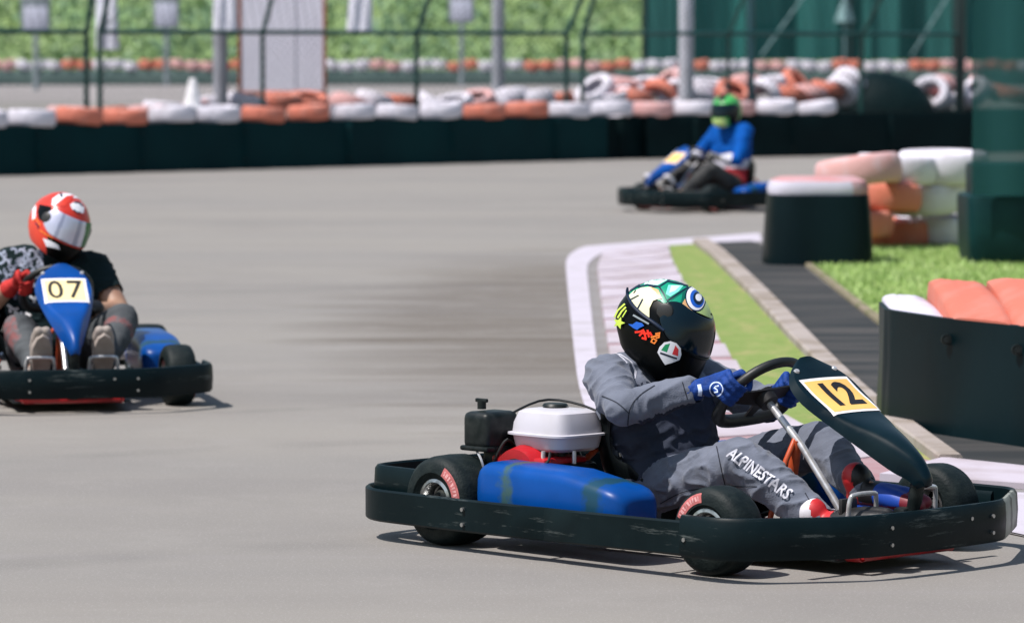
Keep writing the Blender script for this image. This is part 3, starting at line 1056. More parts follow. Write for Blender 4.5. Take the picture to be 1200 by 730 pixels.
# teal shade screen, right background
M['screen'] = mat('teal_screen', (0.004, 0.088, 0.082), 0.75, col2=(0.006, 0.115, 0.105), nscale=0.4, stretch=(1, 1, 0.2))
SY = 174.5
x0 = AT(752, 50, SY).x
r = empty('shade_screen', Matrix.Translation((x0, SY, 0)))
mb = MB()
rings = []
for i in range(81):
    x = i / 80 * 22
    yy = 0.25 * math.sin(x * 2.3) + 0.12 * math.sin(x * 5.1 + 1)
    rings.append([V((x, yy, 1.0)), V((x, yy * 1.2, 6.5)), V((x, yy * 1.2 + 0.05, 6.5)), V((x, yy + 0.05, 1.0))])
mb.rings(rings); obj('fabric', mb, M['screen'], r)
for k in range(6):
    mb = MB(); mb.tube([(k * 4.2 + 0.1, -0.5, 0), (k * 4.2 + 0.1, -0.5, 6.6)], 0.09, 10); obj('post', mb, M['poledark'], r)
tag(r, 'tall teal shade screen hanging behind the far wall at right', 'screen')
M['tent'] = mat('pale_tent', (0.16, 0.27, 0.28), 0.7)
for px, lb in ((990, 'pale pointed gazebo roof in front of the teal screen'),):
    q = AT(px, 26, SY - 1.2)
    r = empty('gazebo', Matrix.Translation((q.x, q.y, 0)))
    mb = MB(); mb.lathe([(0.42, q.z), (0.30, q.z + 0.35), (0.10, q.z + 0.9), (0.02, q.z + 1.4)], Matrix.Identity(4), 4); obj('roof', mb, M['tent'], r, smooth=20)
    mb = MB(); mb.tube([(0, 0, 0), (0, 0, q.z + 0.2)], 0.05, 8); obj('pole', mb, M['tent'], r)
    tag(r, lb, 'gazebo')
for px0, py0, px1, py1, lb in ((912, 30, 940, 5, 'slanting pale stay in front of the teal screen, left one'), (1088, 40, 1108, 12, 'slanting pale stay in front of the teal screen, right one')):
    a = AT(px0 - 20, 66, SY - 1.6); b = AT(px1 + 10, -15, SY - 1.6)
    mb = MB(); mb.tube([a, b], 0.045, 8)
    tag(obj('stay', mb, M['tent']), lb, 'stay')

# ------------------------------------------------------------------ infield tyre pods
M['pod'] = mat('pod_belt', (0.0008, 0.0058, 0.0078), 0.38, spec=0.12, col2=(0.0015, 0.0105, 0.0140), nscale=1.6, stretch=(1, 1, 0.5), bump=0.12, bscale=5, rough2=0.5,
               scratch=((0.012, 0.026, 0.032, 1), (1.5, 1.5, 1.2), 0.60, 0.85))
M['cap_w'] = mat('cap_white', (0.54, 0.52, 0.62), 0.6, spec=0.2, col2=(0.47, 0.45, 0.52), nscale=6, namt=(0.5, 0.8), bump=0.2, bscale=25)
M['cap_o'] = mat('cap_orange', (0.50, 0.145, 0.10), 0.6, spec=0.2, col2=(0.47, 0.20, 0.16), nscale=5, namt=(0.45, 0.8), bump=0.2, bscale=25)
M['cap_p'] = mat('cap_pink', (0.48, 0.23, 0.23), 0.6, spec=0.2, col2=(0.48, 0.36, 0.40), nscale=4, namt=(0.42, 0.7), bump=0.2, bscale=25)
# small pod: belt wrapped round a tyre column
q = G(962, 313) + V((0, 0.36, 0))
sc_ = q.y / FPX
r = empty('tyre_pod', Matrix.Translation(q))
def pod_ring(hx, hy, z, rr, n=40, jig=0, e=0.55):
    o = []
    for k in range(n):
        a = 2 * math.pi * k / n
        ca, sa = math.cos(a), math.sin(a)
        o.append(V((hx * math.copysign(abs(ca) ** e, ca), hy * math.copysign(abs(sa) ** e, sa), z + jig * math.sin(2 * a))))
    return o
hx = 60 * sc_
mb = MB()
mb.rings([pod_ring(hx * 1.07, .37, 0.0, 0), pod_ring(hx * 1.06, .37, .10, 0), pod_ring(hx * 1.01, .35, .40, 0), pod_ring(hx * .98, .34, .505, 0), pod_ring(hx * .94, .31, .505, 0), pod_ring(hx * .9, .3, .3, 0)])
obj('belt', mb, M['pod'], r)
mb = MB()
mb.rings([pod_ring(hx * .90, .305, .40, 0), pod_ring(hx * .965, .33, .512, 0), pod_ring(hx * .98, .34, .55, 0), pod_ring(hx * .92, .32, .60, 0), pod_ring(hx * .74, .25, .625, 0)])
for f in mb.bm.faces:
    c = f.calc_center_median()
    f.material_index = 1 if (c.x > hx * 0.62 or c.z > 0.58) else 0
obj('painted_cap', mb, [M['cap_w'], M['cap_p']], r)
tag(r, 'small black belted tyre pod with white and pink top beside the dark path', 'barrier')
# loose painted tyres stacked behind it
STK = [(1006, 0.45, 0.60, 'pink', 1.15, 'flat faded pink tyre on top of the pile, right behind the small pod'),
       (1003, 0.55, 0.20, 'orange', 1.0, 'lowest orange tyre squeezed beside the small black pod'),
       (1034, 0.75, 0.40, 'orange', 1.05, 'middle orange tyre of the pile behind the small black pod'),
       (1058, 1.25, 0.11, 'orange', 0.95, 'orange tyre lying on the grass right of the small pod'),
       (1050, 0.95, 0.61, 'white', 1.1, 'white tyre on top of the pile next to the pink one'),
       (1085, 1.2, 0.40, 'white', 1.2, 'middle white tyre of the pile between orange tyres and green block'),
       (1105, 1.2, 0.62, 'white', 1.25, 'topmost white tyre of the pile beside the green block'),
       (1112, 1.3, 0.13, 'white', 1.1, 'lowest white tyre of the pile touching the green block'),
       (1088, 2.1, 0.12, 'white', 1.0, 'white tyre hidden low at the back of the pile'),
       (1140, 1.6, 0.40, 'white', 1.1, 'middle white tyre of the pile half behind the green block'),
       (1030, 1.3, 0.11, 'orange', 1.0, 'orange tyre at the bottom back of the pile')]
for px, dep, z, c, s_, lb in STK:
    b = G(px, 290)
    tyre(c, V((px / 1.0 * 0 + (px - 600) / FPX * (31.9 + dep), 31.9 + dep, z)), (random.gauss(0, 0.07), random.gauss(0, 0.07), random.random() * 6), s_, lb, 'painted tyres piled on the infield grass')

# big foreground pod: black belt with painted tyre caps
front = [G(1036, 500), G(1100, 512), G(1200, 527), G(1330, 545)]
back = [V((front[0].x + 0.02, front[0].y + 0.62, 0)), V((front[1].x, front[1].y + 0.95, 0)), V((front[2].x, front[2].y + 1.1, 0)), V((front[3].x, front[3].y + 1.1, 0))]
c0 = (front[0] + front[2]) / 2
r = empty('tyre_barrier', Matrix.Translation(c0))
def spl(P, n):
    out = []
    for i in range(len(P) - 1):
        for k in range(n):
            out.append(P[i].lerp(P[i + 1], k / n))
    out.append(P[-1])
    return out
def rnd_corner(a, b, c, rad, n=6):
    """fillet points at b"""
    u = (a - b).normalized(); v = (c - b).normalized()
    p0 = b + u * rad; p1 = b + v * rad
    return [p0.lerp(b, t).lerp(b.lerp(p1, t), t) for t in [k / n for k in range(n + 1)]]
loop = [back[3]] + [back[2], back[1]] + rnd_corner(back[1], back[0], front[0], 0.16) + rnd_corner(back[0], front[0], front[1], 0.07) + spl(front, 4)[3:]
H = 0.475
mb = MB()
rings = []
for i, p in enumerate(loop):
    q = p - c0
    hh = H + 0.03 * max(0, min(1, (c0.x + 0.0 - p.x) / 0.3)) * 0.2
    rings.append((q, hh))
def off(i, dist):
    a = rings[max(i - 1, 0)][0]; b = rings[min(i + 1, len(rings) - 1)][0]
    t = (b - a).normalized()
    return rings[i][0] + V((t.y, -t.x, 0)) * dist
ct = sum((x[0] for x in rings), V((0, 0, 0))) / len(rings)
sgn = 1 if (off(8, 0.05) - ct).length < (rings[8][0] - ct).length else -1
R2 = []
for i, (q, hh) in enumerate(rings):
    wv = 0.006 * math.sin(i * 1.3)
    R2.append([off(i, -sgn * 0.012) , off(i, -sgn * wv) + V((0, 0, hh * 0.55)), off(i, 0) + V((0, 0, hh)), off(i, sgn * 0.02) + V((0, 0, hh + 0.002)), off(i, sgn * 0.03) + V((0, 0, 0))])
mb.rings(R2)
obj('belt', mb, M['pod'], r)
# caps: lofted painted tyre tops across the width
def cap(t0, t1, m, zf, zb, bulge, name):
    mb = MB()
    rings = []
    nn = 14
    for i in range(nn + 1):
        t = t0 + (t1 - t0) * i / nn
        k = t * 3
        j = min(2, int(k))
        f = front[j].lerp(front[j + 1], k - j) - c0
        b = back[j].lerp(back[j + 1], k - j) - c0
        e = i / nn
        edge = 1 - abs(2 * e - 1) ** 6
        dirv = (b - f)
        row = []
        prof = [(0.05, zf - 0.11), (0.018, zf - 0.035), (0.012, zf + 0.01), (0.03, zf + 0.045 * bulge), (0.10, zf + 0.09 * bulge), (0.28, zf + 0.12 * bulge + (zb - zf) * .3), (0.6, zf + 0.10 * bulge + (zb - zf) * .7), (0.93, zb + 0.06 * bulge), (0.985, zb - 0.05), (0.96, zb - 0.15)]
        for s_, z in prof:
            row.append(f + dirv * s_ + V((0, 0, max(z - 0.02 * (1 - edge), 0.2) + 0.004 * noise.noise(V((t * 40, s_ * 9, 2))))))
        rings.append(row)
    mb.rings(rings)
    return obj(name, mb, m, r, smooth=55)
cap(0.040, 0.375, M['cap_w'], H - 0.015, H + 0.03, 0.12, 'painted_cap')
cap(0.377, 0.63, M['cap_o'], H + 0.0, H + 0.10, 0.24, 'painted_cap')
cap(0.632, 0.98, M['cap_o'], H + 0.0, H + 0.12, 0.28, 'painted_cap')
for px, py in ((1109, 398), (1192, 410)):
    b = AT(px, py, front[1].lerp(front[2], (px - 1100) / 100).y - 0.016) - c0
    mb = MB(); mb.tube([b + V((0, 0.012, 0)), b + V((0, -0.012, 0))], 0.022, 14); mb.tube([b + V((0, -0.010, 0)), b + V((0, -0.024, 0))], 0.011, 6)
    obj('bolt', mb, M['engine'], r)
tag(r, 'large black belted tyre barrier with white and orange painted tops at right', 'barrier')

# green block with netting at the right edge
q = G(1215, 312) + V((0, 0.45, 0))
M['greenblock'] = mat('green_block', (0.002, 0.022, 0.026), 0.5, spec=0.15, col2=(0.004, 0.034, 0.037), nscale=3)
sx = 78 * q.y / FPX
mb = MB()
for (z, k) in ((0, .98), (.05, 1.0),):
    pass
r = empty('block', Matrix.Translation(q))
mb = MB()
mb.rings([pod_ring(sx * .97, .42, 0, 0, e=.22), pod_ring(sx, .45, .08, 0, e=.22), pod_ring(sx * 1.03, .45, .44, 0, e=.22), pod_ring(sx * 1.02, .44, .49, 0, e=.22), pod_ring(sx * .96, .40, .50, 0, e=.22)])
obj('drum', mb, M['greenblock'], r)
mb = MB()
mb.rings([pod_ring(sx * .90, .40, .48, 0, e=.22), pod_ring(sx * .91, .40, .66, 0, e=.22), pod_ring(sx * .90, .39, .71, 0, e=.22), pod_ring(sx * .84, .36, .72, 0, e=.22)])
obj('upper_drum', mb, M['greenblock'], r)
tag(r, 'large dark green rounded block standing on the grass at right', 'block')
M['net'] = mat('green_net', (0.001, 0.072, 0.076), 0.8, trans=0.62)
nq = q + V((0, -0.52, 0))
r = empty('net_screen', Matrix.Translation(nq))
mb = MB()
x0 = (1139 - 600) / FPX * nq.y - nq.x
rings = []
for i in range(25):
    x = x0 + i / 24 * 2.0
    yy = 0.015 * math.sin(i * 1.3)
    rings.append([V((x, yy, 0.5)), V((x, yy, 2.6)), V((x, yy + 0.004, 2.6)), V((x, yy + 0.004, 0.5))])
mb.rings(rings); obj('net', mb, M['net'], r)
mb = MB(); mb.tube([(x0 + 0.45, 0.03, 0.0), (x0 + 0.45, 0.03, 2.65)], 0.02, 10); obj('pole', mb, M['poledark'], r)
mb = MB(); mb.tube([(x0 - 0.02, 0.03, 2.6), (x0 + 2.0, 0.03, 2.6)], 0.02, 10); obj('rail', mb, M['poledark'], r)
tag(r, 'see-through green net screen above the dark green block', 'net')
# ================================================================== KARTS
def kart_matrix(px, py, yaw):
    return Matrix.Translation(G(px, py)) @ Matrix.Rotation(R(yaw), 4, 'Z')
def dense(P, n=5):
    """Catmull-Rom through points"""
    P = [V(p) for p in P]
    o = []
    for i in range(len(P) - 1):
        p0, p1, p2, p3 = P[max(i - 1, 0)], P[i], P[i + 1], P[min(i + 2, len(P) - 1)]
        for k in range(n):
            t = k / n
            o.append(0.5 * ((2 * p1) + (p2 - p0) * t + (2 * p0 - 5 * p1 + 4 * p2 - p3) * t * t + (3 * p1 - p0 - 3 * p2 + p3) * t ** 3))
    return o + [P[-1]]
def fillet(P, rads, n=6):
    P = [V(p) for p in P]
    o = [P[0]]
    for i in range(1, len(P) - 1):
        r = rads if not isinstance(rads, (list, tuple)) else rads[i - 1]
        o += rnd_corner(P[i - 1], P[i], P[i + 1], r, n)
    return o + [P[-1]]

def pod_material(base):
    """blue plastic with two faded strap marks across it"""
    m = base.copy(); m.name = 'strap_marked_plastic'
    nt = m.node_tree; L = nt.links.new
    b = nt.nodes['Principled BSDF']
    src = b.inputs['Base Color'].links[0].from_socket
    tc = nd(nt, 'ShaderNodeTexCoord'); sp = nd(nt, 'ShaderNodeSeparateXYZ'); L(tc.outputs['Object'], sp.inputs[0])
    nz = nd(nt, 'ShaderNodeTexNoise'); nz.inputs['Scale'].default_value = 22; nz.inputs['Detail'].default_value = 6; L(tc.outputs['Object'], nz.inputs['Vector'])
    prev = src
    for cx, wd, col in ((-0.32, 0.030, (0.045, 0.095, 0.07, 1)), (0.055, 0.045, (0.012, 0.05, 0.06, 1))):
        s1 = nd(nt, 'ShaderNodeMath', operation='SUBTRACT'); L(sp.outputs['X'], s1.inputs[0]); s1.inputs[1].default_value = cx
        s2 = nd(nt, 'ShaderNodeMath', operation='ABSOLUTE'); L(s1.outputs[0], s2.inputs[0])
        ad = nd(nt, 'ShaderNodeMath', operation='MULTIPLY_ADD'); L(nz.outputs['Fac'], ad.inputs[0]); ad.inputs[1].default_value = 0.11; L(s2.outputs[0], ad.inputs[2])
        mr = nd(nt, 'ShaderNodeMapRange'); mr.inputs['From Min'].default_value = wd + .028; mr.inputs['From Max'].default_value = wd + 0.055; mr.inputs['To Min'].default_value = 0.85; mr.inputs['To Max'].default_value = 0.0
        L(ad.outputs[0], mr.inputs['Value'])
        mx = nd(nt, 'ShaderNodeMix', data_type='RGBA'); L(mr.outputs[0], mx.inputs['Factor']); L(prev, mx.inputs['A']); mx.inputs['B'].default_value = col
        prev = mx.outputs['Result']
    L(prev, b.inputs['Base Color'])
    return m
M['blue_pod'] = pod_material(M['blue'])

def wheel(root, c, r_out, width, rim_r, side, ang, band_a=0.6):
    """side: +1 left / -1 right ; lettered band on the outer wall"""
    mxw = Matrix.Translation(V(c)) @ Matrix.Rotation(ang, 4, 'Z') @ Matrix.Rotation(-math.pi / 2 * side, 4, 'X')   # local Z = outwards
    hw = width / 2
    mb = MB()
    prof = [(rim_r + .004, hw * .93), (rim_r - .006, hw * .97), (rim_r - .012, hw * .86), (rim_r - .016, hw * .45), (rim_r - .03, hw * .3), (0.035, hw * .38), (0.033, hw * .62), (0.0, hw * .62)]
    mb.mi = 0; mb.lathe(prof, Matrix.Identity(4), 36)
    mb.lathe([(rim_r + .002, -hw * .93), (rim_r - .012, -hw * .8), (rim_r - .016, hw * .3)], Matrix.Identity(4), 36)
    mb.mi = 1
    mb.lathe([(rim_r - .032, hw * .31), (rim_r - .032, hw * .36), (0.045, hw * .42), (0.045, hw * .31)], Matrix.Identity(4), 36)
    for k in range(4):
        a = k * math.pi / 2 + 0.4
        mb.tube([(0.022 * math.cos(a), 0.022 * math.sin(a), hw * .6), (0.022 * math.cos(a), 0.022 * math.sin(a), hw * .72)], 0.006, 8)
    w = obj('wheel', mb, [M['rim'], M['hub']], root, mx=mxw)
    mb = MB()
    R0 = r_out
    prof = [(rim_r, -hw * .90), (rim_r + .015, -hw * .98), (R0 - .05, -hw * 1.06), (R0 - .022, -hw * 1.02), (R0 - .006, -hw * .86), (R0, -hw * .6), (R0 + .002, 0), (R0, hw * .6), (R0 - .006, hw * .86), (R0 - .022, hw * 1.02), (R0 - .05, hw * 1.06), (rim_r + .015, hw * .98), (rim_r, hw * .90)]
    mb.lathe(prof, Matrix.Identity(4), 56)
    t = obj('tyre', mb, M['tyre'], w)
    # lettered arc on the outer wall
    b = bvh_of(t)
    r1 = (rim_r + R0) / 2 + 0.003
    dc = Decals(b, lambda u, v: (V((u, v, 0.3)), V((0, 0, -1))), 0.012)
    a0, span, n = band_a, R(62), 14
    arc = [(r_ * math.cos(a0 + span * k / n), r_ * math.sin(a0 + span * k / n)) for r_, ks in ((r1 - .014, range(n + 1)), (r1 + .014, range(n, -1, -1))) for k in ks]
    dc.poly(arc, M['band'])
    rl = random.Random(5)
    for q in range(9):          # worn, unreadable letters
        a = a0 + span * (0.10 + 0.10 * q)
        for _ in range(2):
            da, db = rl.uniform(-.03, .03), rl.uniform(-.03, .03)
            p0 = (math.cos(a + da) * (r1 - .007), math.sin(a + da) * (r1 - .007)); p1 = (math.cos(a + db) * (r1 + .007), math.sin(a + db) * (r1 + .007))
            dc.stroke([p0, p1], 0.0035, M['bandtxt'], 0.0014)
    dc.done('lettered_band', w)
    return w

def make_kart(mx, label, panel_m, number=None, plate_m=None, bold=0.0, engine=True, frame_m=None, steer=0.0, group=None, W=0.64, pw=1.0, worn=False, bh=0.0):
    root = empty('go_kart', mx)
    tag(root, label, 'go-kart', group)
    frame_m = frame_m or M['orange']
    # ---- bumpers: thick plastic bands round the kart
    def band_prof(h0, h1, t=0.022):
        return [(-t / 2, h0 + .006), (-t / 2 + .006, h0), (t / 2 - .008, h0), (t / 2, h0 + .01), (t / 2 + .003, (h0 + h1) / 2), (t / 2, h1 - .012), (t / 2 - .008, h1 - .001), (-t / 2 + .006, h1), (-t / 2, h1 - .006)]
    # front: wraps nose and both front corners
    P = fillet([(.50, -W - .012, 0), (.68, -W - .012, 0), (.892, -.33, 0), (.915, 0, 0), (.892, .33, 0), (.68, W + .012, 0), (.46, W + .012, 0)], [.10, .10, .2, .07, .07], 6)
    P = [V((p.x, p.y, 0)) for p in P]
    mb = MB(); mb.sweep(P, band_prof(.068 - bh * .4, .192 + bh))
    for f in mb.bm.faces:       # scuffed left front corner
        c = f.calc_center_median()
        if worn and c.y > .36 and .70 < c.x < .885:
            f.material_index = 1
    fb = obj('front_bumper', mb, [M['plastic'], M['plastic_worn']], root)
    # sides
    for sg in (-1, 1):
        P = fillet([(.60, W * sg, .008), (.2, (W + .012) * sg, .004), (-.35, (W + .012) * sg, 0), (-.90, W * sg, 0), (-1.0, (W - .13) * sg, 0), (-1.01, (W - .30) * sg, 0)], [.3, .3, .12, .07], 6)
        if sg > 0:
            P = P[::-1]
        mb = MB(); mb.sweep(P, band_prof(.064 - bh * .4, .166 + bh))
        sb = obj('side_bumper', mb, M['plastic'], root)
        for bx, bz in ((.52, .12), (-.42, .135), (-.42, .088)):
            mb = MB(); mb.tube([(bx, (W + .010) * sg, bz), (bx, (W + .029) * sg, bz)], .0065, 8)
            obj('bolt', mb, M['bolt'], sb)
    # rear band sits higher and inside
    P = fillet([(-.72, -W + .06, 0), (-.94, -W + .075, 0), (-.965, -W + .2, 0), (-.965, W - .2, 0), (-.94, W - .075, 0), (-.72, W - .06, 0)], [.06, .06, .06, .06], 5)
    P = P[::-1]
    mb = MB(); mb.sweep(P, band_prof(.10, .232))
    obj('rear_bumper', mb, M['plastic'], root)
    for by, bz in ((-.20, .15), (-.20, .10), (.16, .15), (.26, .15), (.26, .10)):
        mb = MB(); mb.tube([(.885, by, bz), (.915 + .003, by, bz)], .006, 8)
        obj('bolt', mb, M['bolt'], fb)
    # ---- chassis
    mb = MB()
    mb.box((.22, 0, .042), (1.06, .50, .008), bev=.002)
    obj('floor_tray', mb, M['engine'], root)
    mb = MB()
    for sg in (-1, 1):
        mb.tube(dense([(.80, .20 * sg, .055), (.5, .25 * sg, .055), (.2, .28 * sg, .055), (-.3, .30 * sg, .055), (-.62, .30 * sg, .10), (-.86, .30 * sg, .12)], 4), .016, 10)
        mb.tube([(.35, .28 * sg, .055), (.35, .62 * sg, .10), (-.15, .62 * sg, .10), (-.15, .28 * sg, .055)], .013, 8)
    for x, w_ in ((.80, .20), (.5, .26), (-.3, .3), (-.86, .3)):
        mb.tube([(x, -w_, .055 if x > -.5 else .12), (x, w_, .055 if x > -.5 else .12)], .014, 8)
    mb.tube([(.74, -.42, .085), (.74, .42, .085)], .012, 8)
    mb.box((.80, -.14, .058), (.03, .14, .016))
    obj('frame', mb, M['red'], root)
    mb = MB()
    mb.tube([(-.62, -.5, .14), (-.62, .5, .14)], .020, 12)
    mb.tube([(.495, -.36, .125), (.495, .36, .125)], .014, 10)
    obj('axle', mb, M['steel'], root)
    # ---- wheels
    wheel(root, (-.62, -.515, .14), .14, .17, .066, -1, 0, R(2))
    wheel(root, (-.62, .515, .14), .14, .17, .066, 1, 0)
    wheel(root, (.495, -.49, .131), .131, .125, .066, -1, steer, R(98))
    wheel(root, (.495, .49, .131), .131, .125, .066, 1, steer)
    # ---- side tanks
    for sg in (-1, 1):
        mb = MB()
        rings = []
        T = [0, .004, .015, .035, .065, .11, .2, .3, .4, .5, .6, .7, .8, .89, .935, .965, .985, .996, 1]
        for k in range(len(T)):
            t = T[k]
            x = -.47 + .64 * t
            t = T[k]
            e = min(1, min(t, 1 - t) / .11)
            e = math.sqrt(1 - (1 - e) ** 2)
            top = .278 - .012 * t - .04 * max(0, t - .6) / .4
            o_, i_ = .585, .385
            cy = (o_ + i_) / 2; hy = (o_ - i_) / 2 * (0.55 + .45 * e)
            zt, zb = .10 + (top - .10) * (.72 + .28 * e), .095
            ring = []
            for q in range(20):
                a = 2 * math.pi * q / 20
                ca, sa = math.cos(a), math.sin(a)
                ex = .5
                ring.append(V((x, (cy + hy * math.copysign(abs(ca) ** ex, ca)) * sg, (zt + zb) / 2 + (zt - zb) / 2 * math.copysign(abs(sa) ** ex, sa))))
            rings.append(ring)
        mb.rings(rings)
        obj('side_tank', mb, M['blue_pod'], root)
    # ---- seat shell
    mb = MB()
    prof = [(.16, .115, .150), (.10, .085, .165), (.0, .062, .18), (-.12, .060, .19), (-.20, .085, .195), (-.265, .14, .215), (-.315, .22, .225), (-.352, .31, .222), (-.382, .40, .19), (-.392, .43, .14)]
    rings = []
    for x, z, hw in dense([V(p) for p in prof], 3):
        row = []
        n = 16
        up = max(0, 1 - abs((x + .18)) / .42)
        for j in range(n + 1):
            t = -1 + 2 * j / n
            lift = abs(t) ** 3.5
            row.append(V((x + .14 * lift * min(1, max(0, (z - .05) * 4)), hw * math.sin(t * 1.35) / math.sin(1.35), z + lift * .19 * max(.25, up))))
        rings.append(row)
    mb.rings(rings, False, False)
    obj('seat', mb, M['seat'], root, mods=[('SOLIDIFY', dict(thickness=.012, offset=0)), ('SUBSURF', dict(levels=1))], smooth=60)
    mb = MB()
    for sg in (-1, 1):
        mb.tube([(-.30, .20 * sg, .30), (-.50, .27 * sg, .11)], .010, 8)
        mb.tube([(-.05, .22 * sg, .17), (-.05, .29 * sg, .07)], .010, 8)
    obj('seat_stay', mb, frame_m, root)
    # ---- engine behind right
    ex, ey = -.38, -.315
    mb = MB()
    mb.box((ex, ey, .20), (.22, .20, .13), bev=.02)
    mb.box((ex - .14, ey + .06, .19), (.16, .14, .12), bev=.012)
    for k in range(6):
        mb.box((ex - .15, ey + .04, .145 + .022 * k), (.19, .17, .007), bev=.002)
    mb.box((ex - .02, ey, .12), (.34, .24, .02), bev=.004)
    mb.tube([(ex + .06, ey - .02, .25), (ex + .06, ey - .02, .30)], .012, 8)
    eng = obj('engine', mb, M['engine'], root)
    mb = MB()
    mb.mi = 0
    mb.tube([(ex - .03, ey - .135, .215), (ex - .03, ey - .085, .215)], [.092, .105], 28)
    mb.box((ex - .03, ey - .03, .268), (.24, .19, .03), bev=.012)
    mb.mi = 1
    mb.tube([(ex - .03, ey - .150, .215), (ex - .03, ey - .134, .215)], [.058, .064], 20)
    obj('fan_cover', mb, [M['red'], M['engine']], eng)
    mb = MB()
    z0 = .300
    def rr(hx, hy, z, e=.42, cx=ex + .01, cy=ey + .01):
        return [V((cx + hx * math.copysign(abs(math.cos(a)) ** e, math.cos(a)), cy + hy * math.copysign(abs(math.sin(a)) ** e, math.sin(a)), z)) for a in [2 * math.pi * k / 36 for k in range(36)]]
    mb.rings([rr(.098, .088, z0), rr(.112, .100, z0 + .010), rr(.120, .107, z0 + .046), rr(.134, .119, z0 + .048), rr(.134, .119, z0 + .054), rr(.121, .108, z0 + .056), rr(.117, .105, z0 + .085), rr(.104, .092, z0 + .118), rr(.088, .076, z0 + .126)])
    obj('fuel_tank', mb, M['tank'], eng)
    mb = MB()
    mb.tube([(ex - .04, ey + .05, z0 + .11), (ex - .04, ey + .05, z0 + .132)], .036, 20)
    mb.tube([(ex - .04, ey + .05, z0 + .13), (ex - .04, ey + .05, z0 + .138)], [.042, .036], 20)
    obj('filler_cap', mb, M['engine'], eng)
    mb = MB()
    for dx, dy in ((.06, -.10), (.115, -.02), (.0, -.10), (-.06, .08)):
        mb.tube([(ex + dx, ey + dy, .265), (ex + dx, ey + dy, .305)], .007, 8)
    obj('stud', mb, M['steel'], eng)
    mb = MB()
    ax, ay = -.565, -.405
    mb.box((ax, ay, .355), (.115, .145, .118), bev=.022, seg=3)
    mb.box((ax, ay, .30), (.124, .154, .016), bev=.006)
    mb.box((ax + .03, ay + .02, .24), (.08, .10, .13), bev=.015)
    mb.tube([(ax - .02, ay - .02, .42), (ax - .02, ay - .02, .445)], .014, 10)
    mb.box((ax - .02, ay - .02, .447), (.05, .012, .012), bev=.003)
    obj('air_filter', mb, M['engine'], eng)
    mb = MB()
    mb.tube([(ax + .02, ay - .062, .235), (ax + .02, ay - .088, .235)], .016, 12)
    mb.tube([(ax + .06, ay - .062, .20), (ax + .06, ay - .08, .20)], .011, 10)
    mb.tube(dense([(ax, ay - .06, .29), (ax + .04, ay - .08, .27), (ax + .05, ay - .07, .22)], 4), .004, 6)
    obj('carburettor', mb, M['steel'], eng)
    for pts_, rad in (([(ex + .08, ey - .09, .30), (ex + .10, ey - .13, .27), (ex + .02, ey - .16, .25), (ax + .08, ay - .06, .24)], .0045), ([(ax + .05, ay + .02, .40), (ex - .14, ey + .12, .44), (ex + .05, ey + .17, .40), (ex + .18, ey + .12, .28)], .004), ([(ex - .16, ey + .02, .26), (ex - .10, ey - .10, .33), (ex - .13, ey - .13, .26)], .005)):
        mb = MB(); mb.tube(dense(pts_, 5), rad, 8)
        obj('hose', mb, M['rubbergrip'], eng)
    mb = MB()
    mb.box((-.50, -.16, .33), (.15, .12, .10), bev=.03, seg=3)
    mb.tube(dense([(-.45, -.16, .29), (-.42, -.15, .22), (-.40, -.2, .18)], 4), .018, 10)
    obj('muffler', mb, M['engine'], eng)
    # ---- steering
    C = V((.212, 0, .492)); nrm = V((-.74, 0, .67)).normalized()
    eU = V((.67, 0, .74)).normalized(); eY = V((0, 1, 0))
    mxs = Matrix((eY * -1, eU, nrm)).transposed().to_4x4(); mxs.translation = C      # local x = driver's right, y = up, z = to driver
    mxs = mxs @ Matrix.Rotation(-steer * 1.0, 4, 'Z')
    mb = MB()
    pts = []
    for k in range(40):
        a = 2 * math.pi * k / 40
        x, y = .148 * math.cos(a), .135 * math.sin(a)
        if y < 0:
            x = .148 * math.copysign(abs(math.cos(a)) ** .55, math.cos(a)); y = -.115 * abs(math.sin(a)) ** .55
        pts.append((x, y, 0))
    mb.tube(pts, [.0155 if p[1] > -.02 else .0155 + .006 * min(1, (-p[1] - .02) / .06) for p in pts], 12, closed=True)
    sw = obj('steering_wheel', mb, M['rubbergrip'], root, mx=mxs, smooth=60)
    mb = MB()
    for a, l in ((R(0), .142), (R(180), .142), (R(270), .11)):
        d = V((math.cos(a), math.sin(a), 0)); s = V((-d.y, d.x, 0))
        w0 = .030 if a < 4 else .022
        mb.prism([s * w0 * 1.2 + V((0, 0, -.02)), d * l + s * w0 * .6 + V((0, 0, -.004)), d * l - s * w0 * .6 + V((0, 0, -.004)), -s * w0 * 1.2 + V((0, 0, -.02))], (0, 0, .006))
    mb.tube([(0, 0, -.045), (0, 0, -.006)], [.03, .036], 18)
    obj('spoke', mb, M['ink'], sw)
    mb = MB()
    mb.tube([C - nrm * .02, C - nrm * .22, (.50, 0, .20), (.58, 0, .10)], .0115, 12)
    obj('steering_column', mb, M['steel'], root)
    mb = MB()
    mb.tube([C - nrm * .20 + V((0, .0, 0)), V((.34, .0, .25)), V((.30, 0, .06))], .017, 10)
    mb.tube([V((.30, -.08, .06)), V((.36, -.05, .30)), C - nrm * .19], .009, 10)
    obj('column_support', mb, frame_m, root)
    # ---- front panel
    PR = [(.398, .615, .024, .0), (.410, .600, .056, .004), (.435, .578, .094, .012), (.47, .548, .120, .020), (.52, .510, .124, .024), (.585, .472, .112, .028), (.66, .430, .092, .034), (.72, .396, .073, .040), (.767, .366, .058, .042), (.82, .330, .042, .040), (.856, .300, .029, .030), (.878, .276, .024, .028), (.886, .258, .018, .025)]
    PR = [(a, b, c * pw, d) for a, b, c, d in PR]
    rows = []
    fr = dense([V((a, b, c)) for a, b, c, d in PR], 3)
    dp = dense([V((d, 0, 0)) for a, b, c, d in PR], 3)
